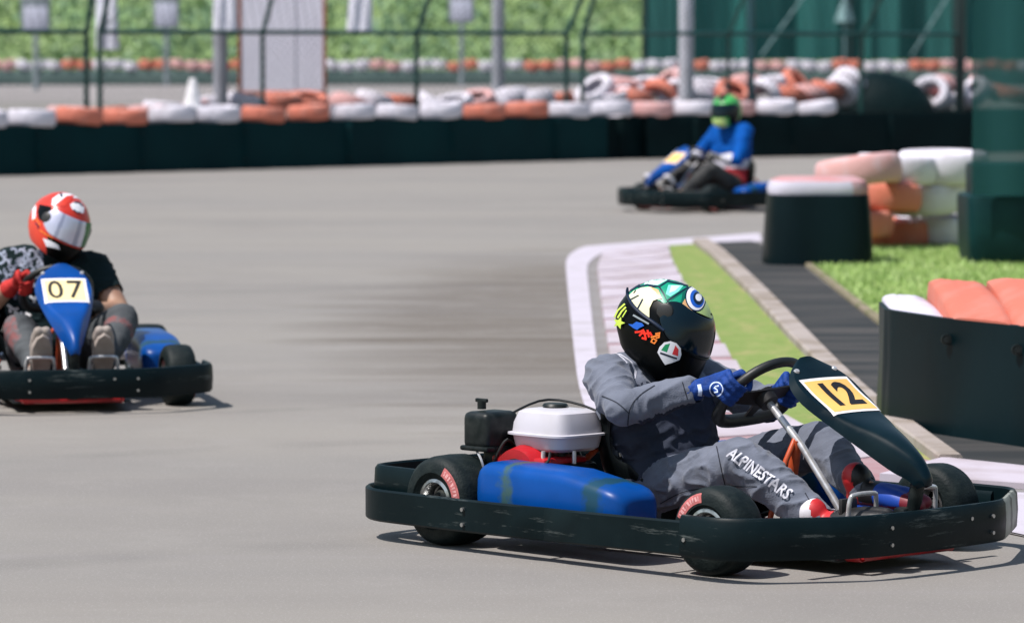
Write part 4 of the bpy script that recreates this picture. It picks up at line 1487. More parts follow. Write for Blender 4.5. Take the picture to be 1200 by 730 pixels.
    for i, p in enumerate(fr):
        t = i / (len(fr) - 1)
        tg = (fr[min(i + 1, len(fr) - 1)] - fr[max(i - 1, 0)]); tg = V((tg.x, 0, tg.y)).normalized()
        nn = V((-tg.z, 0, tg.x))
        if nn.z < 0: nn = -nn
        bulge = .026 * max(0, math.sin(math.pi * min(1, max(0, (t - .45) / .55)))) 
        row = []
        n = 16
        for j in range(n + 1):
            u = -1 + 2 * j / n
            e0 = .86 - .24 * max(0, min(1, (t - .4) / .2)); ed = max(0, (abs(u) - e0) / (1 - e0))
            row.append(V((p.x, p.z * math.copysign(1 - (1 - abs(u)) ** 1.15, u), p.y)) + nn * (bulge * (1 - u * u) - dp[i].x * ed ** 1.6 * 1.1 - .006 * u * u))
        rows.append(row)
    mb = MB(); mb.rings(rows, False, False)
    pn = obj('front_panel', mb, panel_m, root, mods=[('SOLIDIFY', dict(thickness=.007, offset=-1))], smooth=50)
    bv = bvh_of(pn)
    # plate plane
    pc = V((.533, 0, .502)); pd = V((.17, 0, -.115)).normalized(); pnm = V((.115, 0, .17)).normalized()
    fn = lambda u, v: (pc + V((0, 1, 0)) * u - pd * v, -pnm)      # u to kart left = picture right seen from ahead
    dc = Decals(bv, fn, .007, step=.0006)
    hw, hh = .096 * pw, .086
    if plate_m:
        dc.poly([(-hw, -hh), (hw, -hh), (hw, hh), (-hw, hh)], M['white'])
        dc.poly([(-hw + .011, -hh + .011), (hw - .011, -hh + .011), (hw - .011, hh - .011), (-hw + .011, hh - .011)], plate_m)
    if number:
        bm = number()
        dc.add(bm, M['ink'])
    dc.done('number_plate', pn)
    mb = MB()
    for q in (V((.435, .085, .578)), V((.435, -.085, .578)), V((.862, .0, .295))):
        hit = bv.find_nearest(q)
        nn = hit[1] if hit[1].dot(pnm) > 0 else -hit[1]
        mb.tube([hit[0] - nn * .002, hit[0] + nn * .005], [.010, .007], 12)
    obj('screw', mb, M['steel'], pn)
    mb = MB()
    mb.tube([(.80, 0, .06), (.845, 0, .285)], .022, 12)
    mb.box((.80, 0, .13), (.05, .09, .12), bev=.015)
    obj('nose_support', mb, M['engine'], root)
    # ---- pedals and hoops
    for sg in (-1, 1):
        mb = MB()
        y0 = .135 * sg
        mb.tube(dense([(.735, y0 - .062, .05), (.74, y0 - .062, .16), (.745, y0 - .058, .218), (.748, y0 - .04, .232), (.748, y0 + .04, .232), (.745, y0 + .058, .218), (.74, y0 + .062, .16), (.735, y0 + .062, .05)], 4), .0075, 10)
        obj('pedal_hoop', mb, M['steel'], root)
        mb = MB()
        mb.tube([(.70, y0, .05), (.685, y0, .19)], .008, 8)
        mb.box((.685, y0, .19), (.015, .07, .05), bev=.004)
        obj('pedal', mb, M['hub'], root)
    return root

def num12():
    bm = text_bm('12', .150, bold=.0048, shear=.0, xscale=1.0, spacing=1.0)
    return bm
def num07():
    return text_bm('07', .180, bold=.0012, shear=.0, xscale=.80, spacing=1.15)

MX12 = kart_matrix(833, 641, -46)
MX07 = kart_matrix(60, 466, -77)
MXB = kart_matrix(840, 246.5, -141)
k12 = make_kart(MX12, 'black go-kart with plate 12 and blue side tank in the foreground', M['blackgloss'], num12, M['plate_y'], steer=R(4), worn=True, pw=1.12)
k07 = make_kart(MX07, 'blue nosed go-kart with plate 07 cut off by the left edge', M['blue'], num07, M['plate_pale'], steer=R(3), W=.60)
kB = make_kart(MXB, 'small distant blue go-kart with a yellow plate near the long barrier', M['blue'], None, M['plate_y'], steer=R(-3), bh=.025)
# ================================================================== PEOPLE
M['skin'] = mat('skin', (0.34, 0.20, 0.13), 0.55, col2=(0.28, 0.15, 0.10), nscale=12)
M['suit'] = mat('grey_suit', (0.135, 0.15, 0.195), 0.85, spec=0.2, col2=(0.105, 0.118, 0.155), nscale=9, bump=0.25, bscale=220, sheen=0.15)
M['suit_dark'] = mat('suit_shade_and_collar', (0.022, 0.028, 0.046), 0.8, spec=0.2, col2=(0.032, 0.038, 0.060), nscale=9, bump=0.2, bscale=220)  # navy of the collar, also used as shade painted on the chest
M['piping'] = mat('white_piping', (0.55, 0.55, 0.62), 0.7)
M['glove_blue'] = mat('blue_glove', (0.006, 0.045, 0.24), 0.7, spec=0.25, col2=(0.004, 0.03, 0.16), nscale=20, bump=0.3, bscale=150)
M['glove_red'] = mat('red_glove', (0.50, 0.035, 0.03), 0.75, spec=0.2, col2=(0.36, 0.02, 0.02), nscale=20, bump=0.3, bscale=150)
M['glove_grey'] = mat('pale_glove', (0.40, 0.38, 0.36), 0.8, col2=(0.1, 0.1, 0.1), nscale=18)
M['tee_black'] = mat('black_tee', (0.006, 0.016, 0.018), 0.85, spec=0.15, bump=0.2, bscale=120)
M['leggings'] = mat('grey_leggings', (0.075, 0.082, 0.088), 0.8, spec=0.2, col2=(0.05, 0.055, 0.06), nscale=10, bump=0.2, bscale=150)
M['jacket_blue'] = mat('blue_shirt', (0.0008, 0.075, 0.34), 0.8, spec=0.1, col2=(0.001, 0.055, 0.26), nscale=8)
M['trousers'] = mat('black_trousers', (0.035, 0.036, 0.038), 0.8, spec=0.2, col2=(0.06, 0.06, 0.06), nscale=8)
M['shoe_beige'] = mat('beige_shoe', (0.33, 0.28, 0.25), 0.8, col2=(0.26, 0.22, 0.19), nscale=16)
M['shoe_red'] = mat('shoe_red', (0.48, 0.018, 0.022), 0.5)
M['shoe_black'] = mat('shoe_black', (0.006, 0.006, 0.007), 0.5)
M['shoe_blue'] = mat('shoe_blue', (0.006, 0.05, 0.33), 0.5)
M['shoe_white'] = mat('shoe_white', (0.62, 0.60, 0.64), 0.55)
M['sole'] = mat('sole', (0.012, 0.012, 0.013), 0.6)
M['h_black'] = mat('helmet_black', (0.0012, 0.0018, 0.002), 0.30, spec=0.12)
M['h_visor'] = mat('dark_visor', (0.0015, 0.009, 0.015), 0.14, spec=0.35)
M['h_chrome'] = mat('mirror_visor', (0.62, 0.62, 0.74), 0.32, 0.55)
def hm(n, r, g, b, ro=0.35): return mat(n, srgb(r, g, b), ro, spec=0.35)
M['h_green'] = hm('shell_green', 12, 140, 110)
M['h_green_dk'] = hm('shell_green_dark', 6, 92, 78)
M['h_mint'] = hm('shell_mint', 120, 215, 195)
M['h_pale'] = hm('pale_mint', 190, 225, 215)
M['h_cream'] = hm('shell_cream', 222, 220, 180)
M['h_tan'] = hm('shell_tan', 205, 160, 112)
M['h_lime'] = hm('pale_lime', 182, 205, 130)
M['h_yel'] = hm('yellow_green', 190, 215, 80)
M['h_blue'] = hm('ring_blue', 28, 88, 185)
M['h_navy'] = hm('trim_navy', 8, 28, 52)
M['h_white'] = hm('mark_white', 225, 225, 232)
M['h_red'] = hm('mark_red', 225, 45, 25)
M['h_org'] = hm('mark_orange', 238, 130, 50)
M['h_flagg'] = hm('flag_green', 25, 140, 90)
M['h_flagr'] = hm('flag_red', 205, 50, 55)
M['h_shellred'] = mat('helmet_red', (0.60, 0.045, 0.022), 0.32, spec=0.4, col2=(0.50, 0.03, 0.02), nscale=8)
M['h_shellgreen'] = mat('helmet_bright_green', (0.06, 0.36, 0.09), 0.35, spec=0.35)

def wrinkle(p, nrm, amp):
    w1 = noise.noise(V((p.x * 6, p.y * 6, p.z * 6 + 9)))
    q = V((p.x * 10 + w1 * 1.6, p.y * 10 + w1, p.z * 21 + w1 * 1.2))
    r = 1 - abs(noise.noise(q)) * 2.0
    r2 = 1 - abs(noise.noise(V((p.x * 22 + 7, p.y * 22 - w1, p.z * 30)))) * 2.0
    return amp * (2.0 * max(0, r) ** 4 - .5 + .55 * max(0, r2) ** 3 + 0.12 * noise.noise(V((p.x * 34, p.y * 34, p.z * 34))))

class Body:
    def __init__(s, J, k=1.0, girth=1.0):
        s.J = {a: V(b) for a, b in J.items()}
        J = s.J
        g = girth
        mb = MB()
        hipc = (J['hip_R'] + J['hip_L']) / 2
        shc = (J['sh_R'] + J['sh_L']) / 2
        side = (J['sh_L'] - J['sh_R']).normalized()
        hs = (J['hip_L'] - J['hip_R']).normalized()
        up = (shc - hipc).normalized()
        fw = side.cross(up).normalized()
        s.fw, s.up, s.side = fw, up, side
        L = (shc - hipc).length
        def cross(c, ax, w, r):
            mb.caps(c - ax * w, c + ax * w, r, r)
        sp = [(0.0, hs, .075, .112), (.14, hs, .075, .108), (.30, hs.lerp(side, .4), .070, .102), (.48, side, .085, .104), (.66, side, .10, .106), (.82, side, .11, .095), (.93, side, .115, .075)]
        for t, ax, w, r in sp:
            bow = math.sin(t * math.pi) * -.015
            cross(hipc + (shc - hipc) * t + fw * bow, ax, w * g, r * g)
        mb.caps(shc + up * -.01, J['neck'], .072 * g, .058)
        mb.caps(J['neck'], J['head'], .056, .06)
        mb.ell(J['head'], (.095, .076, .112))
        mb.ell(J['head'] + V((.092, 0, -.01)), (.018, .014, .022))
        for S in 'RL':
            mb.caps(shc + (J['sh_' + S] - shc) * .6, J['sh_' + S], .070 * g, .066 * g)
            el, wr = J['el_' + S], J['wr_' + S]
            mb.chain([J['sh_' + S], J['sh_' + S].lerp(el, .45), el], [.064 * g, .055 * g, .044 * g])
            mb.chain([el, el.lerp(wr, .3), wr], [.044 * g, .045 * g, .030])
            mb.caps(wr, J['hand_' + S], .024, .018)
            kn, an = J['kn_' + S], J['an_' + S]
            mb.chain([J['hip_' + S], J['hip_' + S].lerp(kn, .4), kn], [.098 * g, .084 * g, .060 * g])
            mb.chain([kn, kn.lerp(an, .32), an], [.059 * g, .058 * g, .036])
            mb.chain([an, an.lerp(J['toe_' + S], .5)], [.030, .016])
        s.mb = mb
        s.bones = []
        for S in 'RL':
            s.bones += [('uarm' + S, J['sh_' + S], J['el_' + S], .06), ('farm' + S, J['el_' + S], J['wr_' + S], .045), ('hand' + S, J['wr_' + S], J['hand_' + S] + (J['hand_' + S] - J['wr_' + S]) * .3, .035),
                        ('thigh' + S, J['hip_' + S].lerp(J['kn_' + S], .18), J['kn_' + S], .085), ('shin' + S, J['kn_' + S], J['an_' + S], .055), ('foot' + S, J['an_' + S], J['toe_' + S], .035)]
        s.bones += [('torso', hipc, shc - up * .02, .15), ('torso', J['sh_R'].lerp(J['sh_L'], .25) - up * .06, J['sh_R'].lerp(J['sh_L'], .75) - up * .06, .10), ('neck', J['neck'], J['head'], .06), ('head', J['head'], J['head'] + up * .05, .1)]
    def classify(s, P):
        P = np.asarray(P)
        D, T = [], []
        for n, a, b, r in s.bones:
            a_, ab = np.array(a), np.array(b - a)
            t = np.clip(((P - a_) @ ab) / (ab @ ab), 0, 1)
            D.append(np.linalg.norm(P - a_ - t[:, None] * ab, axis=1) / r)
            T.append(t)
        i = np.argmin(np.array(D), 0)
        T = np.array(T)
        return [(s.bones[k][0], float(T[k, j])) for j, k in enumerate(i)]
    def build(s, mx, label, vox=.012):
        o = obj('person', s.mb, M['skin'], None, mods=[('REMESH', dict(mode='VOXEL', voxel_size=vox)), ('SMOOTH', dict(factor=.6, iterations=6))], smooth=0)
        o.data.polygons.foreach_set('use_smooth', [True] * len(o.data.polygons))
        o.matrix_world = mx
        tag(o, label, 'person')
        s.o = o
        bm = bmesh.new(); bm.from_mesh(o.data)
        s.cls = s.classify([tuple(v.co) for v in bm.verts])
        s.bm = bm
        return o
    def garment(s, name, pred, off, mats, amp=.004, fmat=None, smooth_it=0):
        bm = s.bm.copy()
        bm.verts.ensure_lookup_table()
        keep = [pred(*s.cls[v.index], v.co) for v in s.bm.verts]
        cls = s.cls
        idx = {v: i for i, v in enumerate(bm.verts)}
        dele = [f for f in bm.faces if not all(keep[idx[v]] for v in f.verts)]
        info = {}
        nr = {v: v.normal.copy() for v in bm.verts}
        for f in bm.faces:
            if fmat:
                cs = [cls[idx[v]] for v in f.verts]
                f.material_index = fmat(cs[0][0], cs[0][1], f.calc_center_median(), f.normal)
        for v in bm.verts:
            v.co += nr[v] * (off + wrinkle(v.co, nr[v], amp))
        bmesh.ops.delete(bm, geom=dele, context='FACES')
        me = bpy.data.meshes.new(name)
        bm.to_mesh(me); bm.free()
        o = link(name, me, mats, s.o)
        bake(o, [('SOLIDIFY', dict(thickness=.004, offset=-1)), ('SUBSURF', dict(levels=1))], smooth=0)
        o.data.polygons.foreach_set('use_smooth', [True] * len(o.data.polygons))
        return o

def glove(parent, wrist, P, T, m, rim=.016, name='glove', cuff=.055, thumb=1, elbow=None):
    """hand closed round a bar through P along T, palm on the wrist's side"""
    wrist, P = V(wrist), V(P); T = V(T).normalized()
    A = wrist - P; A -= T * A.dot(T); A.normalize()          # towards the wrist
    B = T.cross(A).normalized()                               # around the bar, outer side
    if B.dot(V((0, 0, 1))) < 0: B = -B
    mb = MB()
    Rk = rim + .020
    kn = []
    lens = [.0, .004, .002, -.004]
    for i, off in enumerate((.031, .010, -.011, -.030)):
        c = P + T * off
        pt = lambda ang, r_: c + (A * math.cos(R(ang)) + B * math.sin(R(ang))) * r_
        chain = [pt(38, Rk + .012), pt(82, Rk + .004 + lens[i]), pt(128, Rk - .004), pt(180, Rk - .008), pt(232, Rk - .009)]
        mb.chain(chain, [.0115, .0105, .0098, .0090, .0078])
        kn.append(chain[0])
    wv = (wrist - P).normalized()
    for k_ in kn:
        mb.chain([wrist + T * (k_ - P).dot(T) * .55, k_], [.020, .0125])
    mb.chain([kn[0], kn[1], kn[2], kn[3]], [.0135] * 4)
    mb.ell((wrist + P) / 2 + A * .012 + B * .006, (.030,) * 3)
    tb = wrist.lerp(P, .45) + T * .028 - B * .012
    mb.chain([tb, P + T * .050 + A * (rim + .018) - B * .016, P + T * .052 - B * (rim + .013), P + T * .040 - B * (rim + .009) - A * .022], [.017, .0125, .011, .009])
    d = ((V(elbow) - wrist).normalized() if elbow is not None else wv)
    mb.chain([wrist - wv * .012, wrist + d * cuff], [.033, .041])
    o = obj(name, mb, m, parent, mods=[('REMESH', dict(mode='VOXEL', voxel_size=.0035)), ('SMOOTH', dict(factor=.5, iterations=3))], smooth=0)
    me = o.data
    for v in me.vertices:
        v.co += v.normal * .0012 * noise.noise(v.co * 70)
    me.polygons.foreach_set('use_smooth', [True] * len(me.polygons))
    return o

def shoe(parent, ankle, toe, mats, fm, upv=(0, 0, 1), name='shoe', sole_m=None):
    ankle, toe = V(ankle), V(toe)
    d = (toe - ankle).normalized()
    upv = V(upv); upv = (upv - d * upv.dot(d)).normalized()
    sd = d.cross(upv)
    Lf = .27
    heel = ankle - d * .050 - upv * .055
    mb = MB()
    pr = [(0, .034, .030, .034), (.05, .040, .034, .045), (.11, .038, .037, .042), (.17, .034, .043, .035), (.215, .028, .042, .028), (.25, .022, .034, .022)]
    for i in range(len(pr) - 1):
        for sg in (-1, 1):
            a, b = pr[i], pr[i + 1]
            mb.caps(heel + d * (a[0] + .03) + sd * sg * (a[2] - a[1] * .8) + upv * a[3] * .8, heel + d * (b[0] + .03) + sd * sg * (b[2] - b[1] * .8) + upv * b[3] * .8, a[1], b[1])
    mb.caps(heel + d * .045 + upv * .045, ankle + upv * .03 - d * .012, .042, .046)
    rt = Matrix((d, sd, upv)).transposed()
    o = obj(name, mb, mats, parent, mods=[('REMESH', dict(mode='VOXEL', voxel_size=.006)), ('SMOOTH', dict(factor=.5, iterations=4))], smooth=0)
    me = o.data
    me.polygons.foreach_set('use_smooth', [True] * len(me.polygons))
    for p in me.polygons:
        q = p.center - heel
        p.material_index = fm(q.dot(d) / Lf, q.dot(sd), q.dot(upv))
    # sole slab
    mb = MB()
    ring = lambda z, k: [heel + d * x + sd * y * k + upv * z for x, y in [(-.012, 0), (.0, .026), (.04, .036), (.10, .036), (.17, .046), (.22, .044), (.265, .026), (.282, 0), (.265, -.026), (.22, -.044), (.17, -.046), (.10, -.036), (.04, -.036), (.0, -.026)]]
    mb.rings([ring(-.022, .92), ring(-.018, 1.0), ring(.006, 1.02), ring(.010, .95)])
    obj('sole', mb, sole_m or M['sole'], o)
    return o

# ------------------------------------------------------------------ helmets
HPROF = [(-.158, .150, .100, .098), (-.150, .158, .108, .105), (-.120, .172, .128, .116), (-.09, .175, .146, .123), (-.05, .172, .161, .129), (0, .164, .170, .131), (.05, .150, .160, .124), (.09, .128, .136, .109), (.12, .098, .104, .087), (.14, .060, .066, .056), (.149, .028, .032, .027), (.152, .002, .002, .002)]
def hsurf(a, z, k=1.0):
    zs = [p[0] for p in HPROF]
    z_ = max(zs[0], min(zs[-1], z))
    # cubic-ish interpolation
    f = np.interp(z_, zs, [p[1] for p in HPROF]); b = np.interp(z_, zs, [p[2] for p in HPROF]); w_ = np.interp(z_, zs, [p[3] for p in HPROF])
    ca, sa = math.cos(a), math.sin(a)
    e = 1.0 if z > .08 else .86
    X = (f if ca > 0 else b) * math.copysign(abs(ca) ** e, ca); Y = w_ * math.copysign(abs(sa) ** e, sa)
    lift = .062 * (1 - ca) / 2 * max(0, min(1, (-z - .02) / .12))      # nape cut higher than the chin
    return V((X * k, Y * k, z + lift))
def sgrid(zs, n):
    return [[hsurf(2 * math.pi * k / n, z) for k in range(n)] for z in zs]
def helmet(parent, mx, shell_m, visor_m, label=None, vis=(-.052, .064), trim_m=None, amax_deg=92, rise=.012, shell_fm=None, visor_fm=None):
    mb = MB()
    zs = [-.158, -.154, -.145] + [-.13 + .01 * i for i in range(24)] + [.108, .118, .128, .137, .144, .149, .1515]
    rings = [[V((p.x * .86, p.y * .86, p.z + .012)) for p in sgrid([-.150], 64)[0]]] + sgrid(zs, 64)
    mb.rings(rings, True, True)
    mats = shell_m if isinstance(shell_m, list) else [shell_m]
    h = obj('helmet', mb, mats, parent, mx=mx, mods=[('SMOOTH', dict(factor=.5, iterations=4)), ('SUBSURF', dict(levels=1))], smooth=0)
    me = h.data
    me.polygons.foreach_set('use_smooth', [True] * len(me.polygons))
    if shell_fm:
        for p in me.polygons:
            p.material_index = shell_fm(p.center)
    bv = bvh_of(h)
    def outp(a, z, off):
        q = hsurf(a, z)
        dr = V((math.cos(a), math.sin(a), .12)).normalized()
        hit, nn, i, d = bv.ray_cast(V((q.x, q.y, q.z)) + dr * .1, -dr)
        if hit is None:
            return q * 1.02
        return hit + nn * off
    # visor: wraps the front, narrows to the pivots
    mb = MB()
    rings = []
    na, nz = 48, 12
    amax = R(amax_deg)
    for i in range(na + 1):
        a = -amax + 2 * amax * i / na
        t = abs(a) / amax
        k = 1 - max(0, (t - .62) / .38) ** 2 * .55
        zc = (vis[0] + vis[1]) / 2 + rise * t * t
        hh = (vis[1] - vis[0]) / 2 * k
        rings.append([outp(a, zc - hh + 2 * hh * j / nz, .0045 - .002 * (t > .97)) for j in range(nz + 1)])
    mb.rings(rings, False, False)
    vmats = visor_m if isinstance(visor_m, list) else [visor_m]
    v = obj('visor', mb, vmats, h, mods=[('SOLIDIFY', dict(thickness=.003, offset=0)), ('SUBSURF', dict(levels=1))], smooth=60)
    if visor_fm:
        for p in v.data.polygons:
            p.material_index = visor_fm(p.center)
    for sg in (-1, 1):
        c = outp(sg * amax * .97, (vis[0] + vis[1]) / 2 + rise, .002)
        mb = MB(); mb.lathe([(0, .007), (.020, .007), (.026, .004), (.028, -.004)], Matrix.Translation(c) @ rot_to(V((math.cos(amax), sg * math.sin(amax), .05))).to_4x4(), 24)
        obj('visor_pivot', mb, M['hub'], h)
    # raised lip above and below the visor
    for zz in (vis[0] - .006, ):
        pts = []
        for i in range(41):
            a = -amax * 1.06 + 2 * amax * 1.06 * i / 40
            t = abs(a) / amax
            k = 1 - max(0, (t - .62) / .38) ** 2 * .55
            zc = (vis[0] + vis[1]) / 2 + rise * t * t
            hh = (vis[1] - vis[0]) / 2 * k
            pts.append(outp(a, zc - hh - .005, .001))
        mb = MB(); mb.tube(pts, .0035, 8)
        obj('visor_lip', mb, trim_m or M['h_black'], h)
    return h, bv

def pose(mx_parent_local, c, yaw, pitch, roll=0):
    return Matrix.Translation(V(c)) @ Matrix.Rotation(R(yaw), 4, 'Z') @ Matrix.Rotation(R(pitch), 4, 'Y') @ Matrix.Rotation(R(roll), 4, 'X')

# ---------------------------------------------------------------- driver of kart 12
J = dict(hip_R=(-.13, -.085, .165), hip_L=(-.13, .085, .165), sh_R=(-.270, -.182, .520), sh_L=(-.265, .185, .515), neck=(-.235, 0, .575), head=(-.20, 0, .668),
         el_R=(-.075, -.315, .445), wr_R=(.075, -.165, .502), hand_R=(.16, -.145, .51), el_L=(-.05, .30, .42), wr_L=(.10, .17, .46), hand_L=(.17, .15, .47),
         kn_R=(.30, -.175, .300), an_R=(.585, -.150, .140), toe_R=(.69, -.140, .170), kn_L=(.30, .165, .335), an_L=(.600, .020, .232), toe_L=(.770, .020, .232))
b = Body(J, girth=1.02)
p12 = b.build(MX12, 'person in grey racing suit and green topped black helmet steering kart 12', .0085)
def suit_pred(n, t, co):
    if n in ('head', ): return False
    if n == 'neck': return t < .35
    if n[:4] == 'hand': return t < .08
    if n[:4] == 'foot': return t < .05
    return True
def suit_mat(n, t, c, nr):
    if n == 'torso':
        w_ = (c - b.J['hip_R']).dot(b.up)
        if .04 < w_ < .33 and (c - (b.J['hip_R'] + b.J['hip_L']) / 2).dot(b.fw) > -.035:  # chest front coloured dark to paint in the shade below the arm
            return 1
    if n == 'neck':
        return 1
    if n[:4] == 'farm' and nr.z < -.75:  # downward side of the forearm darkened with it too
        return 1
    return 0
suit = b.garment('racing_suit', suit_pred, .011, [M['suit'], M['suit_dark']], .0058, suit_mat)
sb = bvh_of(suit)
def cam_local(mx):
    """horizontal directions of the photographer seen from a kart"""
    inv = mx.inverted()
    o = inv @ cam.location
    c = (o - V((0, 0, .5))); c.normalize()
    rt = (inv.to_3x3() @ RT).normalized()
    up = rt.cross(-c).normalized()
    if up.z < 0: up = -up
    return c, rt, up
cd, crt, cup = cam_local(MX12)
# lettering down the thigh and shin
kn, an = b.J['kn_R'], b.J['an_R']
ta = b.J['hip_R'].lerp(kn, .93); tb_ = kn.lerp(an, .74)
ax = (tb_ - ta).normalized(); pv = V((.45, -.85, .55)); pv = (pv - ax * pv.dot(ax)).normalized(); ay = pv.cross(ax).normalized()
o_ = (ta + tb_) / 2 - ay * .006
dc = Decals(sb, lambda u, v: (o_ + ax * u + ay * v, -pv), .005)
bm = text_bm('ALPINESTARS', .050, bold=.0010, xscale=1.0, spacing=1.0, shear=.15)
xs_ = [v.co.x for v in bm.verts]; kx = .245 / (max(xs_) - min(xs_))
for v in bm.verts: v.co.x *= kx
dc.add(bm, M['piping'], .008, flat=True)
dc.done('leg_lettering', suit)
# shoulder piping and badge
shc = b.J['sh_R']
o2 = shc + V((.055, .03, .04))
dn = (V((.25, -.55, 1))).normalized()
u2 = V((1, .35, -.1)); u2 = (u2 - dn * u2.dot(dn)).normalized(); v2 = dn.cross(u2)
dc = Decals(sb, lambda u, v: (o2 + u2 * u + v2 * v, -dn), .008)
dc.stroke([(-.06, .035), (-.01, .02), (.025, .0), (.03, -.025)], .007, M['piping'])
dc.stroke([(-.05, .012), (-.01, .0), (.008, -.012)], .005, M['piping'])
dc.done('shoulder_mark', suit)
M['seam'] = mat('seam_thread', (0.025, 0.028, 0.038), 0.9, spec=0.1)
dc = Decals(sb, lambda u, v: (crt * ((u - 833) / 381) + cup * ((641 - v) / 381), -cd), .008)
for st in ([(736, 500), (739, 478), (750, 462), (768, 450)], [(774, 588), (800, 574), (836, 567), (886, 565)], [(840, 520), (846, 548), (850, 566)], [(706, 462), (724, 470), (738, 482)], [(800, 446), (806, 466)], [(940, 572), (952, 592)]):
    dc.stroke([tuple(p)[:2] for p in dense([V((x, y, 0)) for x, y in st], 4)], 1.1, M['seam'], .0016)
dc.done('seam', suit)
mb = MB()
ring_c = b.J['neck'] + V((0, 0, .0))
mb.tube([ring_c + V((.075 * math.cos(a), .072 * math.sin(a), .006 * math.cos(a) - .012)) for a in [2 * math.pi * k / 24 for k in range(24)]], .017, 10, closed=True)
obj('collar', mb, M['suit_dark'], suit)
# gloves on the wheel
C = V((.212, 0, .492)); eU = V((.67, 0, .74)).normalized()
gR_P = C + V((0, -.145, 0)) + eU * .022
gR = glove(p12, J['wr_R'], gR_P, eU * .96 + V((0, .28, 0)), M['glove_blue'], elbow=J['el_R'], cuff=.06)
gL = glove(p12, J['wr_L'], C + V((0, .146, 0)) - eU * .01, eU, M['glove_blue'], elbow=J['el_L'], cuff=.06)
gb = bvh_of(gR)
gc = V(J['wr_R']).lerp(gR_P, .50)
gu = (gR_P - V(J['wr_R'])); gu = (gu - cd * gu.dot(cd)).normalized(); gv = cd.cross(gu)
if gv.z < 0: gv = -gv
dc = Decals(gb, lambda u, v: (gc + gu * u + gv * v, -cd), .004)
M['glove_mark'] = mat('glove_mark', srgb(190, 205, 235), 0.6)
ring = ellipse_pts(0.012, .004, .021, .023, n=24)
for k in range(24):
    dc.poly([ring[k], ring[(k + 1) % 24], tuple(V(ring[(k + 1) % 24]) * .84 + V((0.012, .004)) * .16), tuple(V(ring[k]) * .84 + V((0.012, .004)) * .16)], M['glove_mark'], .0012)
dc.stroke([(.020, .014), (.010, .013), (.006, .008), (.016, .002), (.016, -.004), (.004, -.006)], .0045, M['glove_mark'], .0014)
dc.stroke([(-.040, .018), (-.036, .0), (-.038, -.016)], .012, M['glove_mark'], .0012)
dc.done('glove_emblem', gR)
# shoes
def race_fm(x, y, z):
    if x < .34: return 0
    if x < .62: return 1
    return 2
shL = shoe(p12, J['an_L'], J['toe_L'], [M['shoe_red'], M['shoe_black'], M['shoe_blue'], mat('shoe_maroon', (0.16, 0.008, 0.02), 0.55)], lambda x, y, z: 0 if x < .22 - .5 * (z - .06) else (1 if x < .46 and z > .022 else (3 if z < .020 or x > .86 else 2)), upv=(.2, -.25, .9), sole_m=M['shoe_blue'])
shR = shoe(p12, J['an_R'], J['toe_R'], [M['shoe_white'], M['shoe_red'], M['shoe_black']], lambda x, y, z: 0 if x < .22 else (1 if x < .42 else 2), upv=(-.3, -.3, .9))
# helmet
HC = V((-.20, 0, .672))
hmx = pose(None, HC, 2, 22, -14)
h12, hb_ = helmet(p12, hmx, M['h_black'], M['h_visor'], trim_m=M['h_black'], vis=(-.022, .092), amax_deg=72, rise=.026)
# graphics: laid on from the driver's right side, position in helmet coordinates
ih = hmx.inverted()
hd = (ih.to_3x3() @ cd).normalized(); hr = (ih.to_3x3() @ crt).normalized(); hu = hd.cross(hr)
if hu.dot(ih.to_3x3() @ V((0, 0, 1))) < 0: hu = -hu
KS = 1 / (4.5625 * 381)
def hfn(u, v):
    return (hr * ((u - 565) * KS) + hu * ((292 - v) * KS), -hd)
dc = Decals(hb_, hfn, .006)
dc.poly([(366, 118), (385, 85), (430, 52), (500, 5), (600, -10), (700, 10), (790, 70), (800, 130), (700, 120), (680, 165), (664, 190), (600, 172), (556, 160), (530, 95), (480, 75), (420, 92), (372, 125)], M['h_green'])
dc.poly([(466, 30), (500, 16), (590, 14), (574, 36), (528, 62), (452, 58)], M['h_pale'])
dc.poly([(585, 62), (668, 62), (640, 98), (596, 126), (572, 112)], M['h_mint'])
dc.poly([(600, 66), (650, 66), (620, 96), (590, 106)], M['h_pale'])
dc.poly([(640, 108), (690, 72), (686, 100), (662, 160), (610, 166), (596, 140)], M['h_green_dk'])
dc.poly([(600, 152), (660, 110), (655, 150), (640, 176), (604, 170)], M['h_green'])
for st in ([(420, 74), (470, 60), (536, 72), (580, 42), (606, 12)], [(536, 72), (560, 110), (578, 150), (690, 74)], [(580, 42), (690, 66)], [(480, 72), (520, 70)], [(380, 92), (430, 60)]):
    dc.stroke(st, 8, M['h_navy'])
dc.poly([(374, 118), (400, 94), (440, 78), (490, 74), (532, 92), (550, 140), (530, 140), (505, 150), (486, 190), (486, 240), (450, 214), (405, 178), (384, 146)], M['h_cream'])
dc.poly([(486, 74), (532, 90), (552, 140), (534, 138), (520, 104)], M['h_tan'])
dc.stroke([(384, 142), (428, 120)], 8, M['h_navy']); dc.stroke([(424, 190), (450, 140)], 9, M['h_navy']); dc.stroke([(400, 108), (412, 92)], 6, M['h_navy'])
dc.poly([(650, 186), (676, 140), (700, 92), (772, 96), (812, 150), (828, 250), (790, 236), (720, 205)], M['h_lime'])
dc.poly([(648, 188), (672, 142), (712, 204)], M['h_tan'])
dc.poly(ellipse_pts(727, 138, 53, 72, -.20), M['h_navy'])
dc.poly(ellipse_pts(727, 138, 47, 65, -.20), M['h_white'])
dc.poly(ellipse_pts(735, 140, 36, 50, -.20), M['h_blue'])
dc.poly(ellipse_pts(741, 138, 26, 36, -.20), M['h_navy'])
dc.poly(ellipse_pts(742, 134, 16, 20, -.20), M['h_white'])
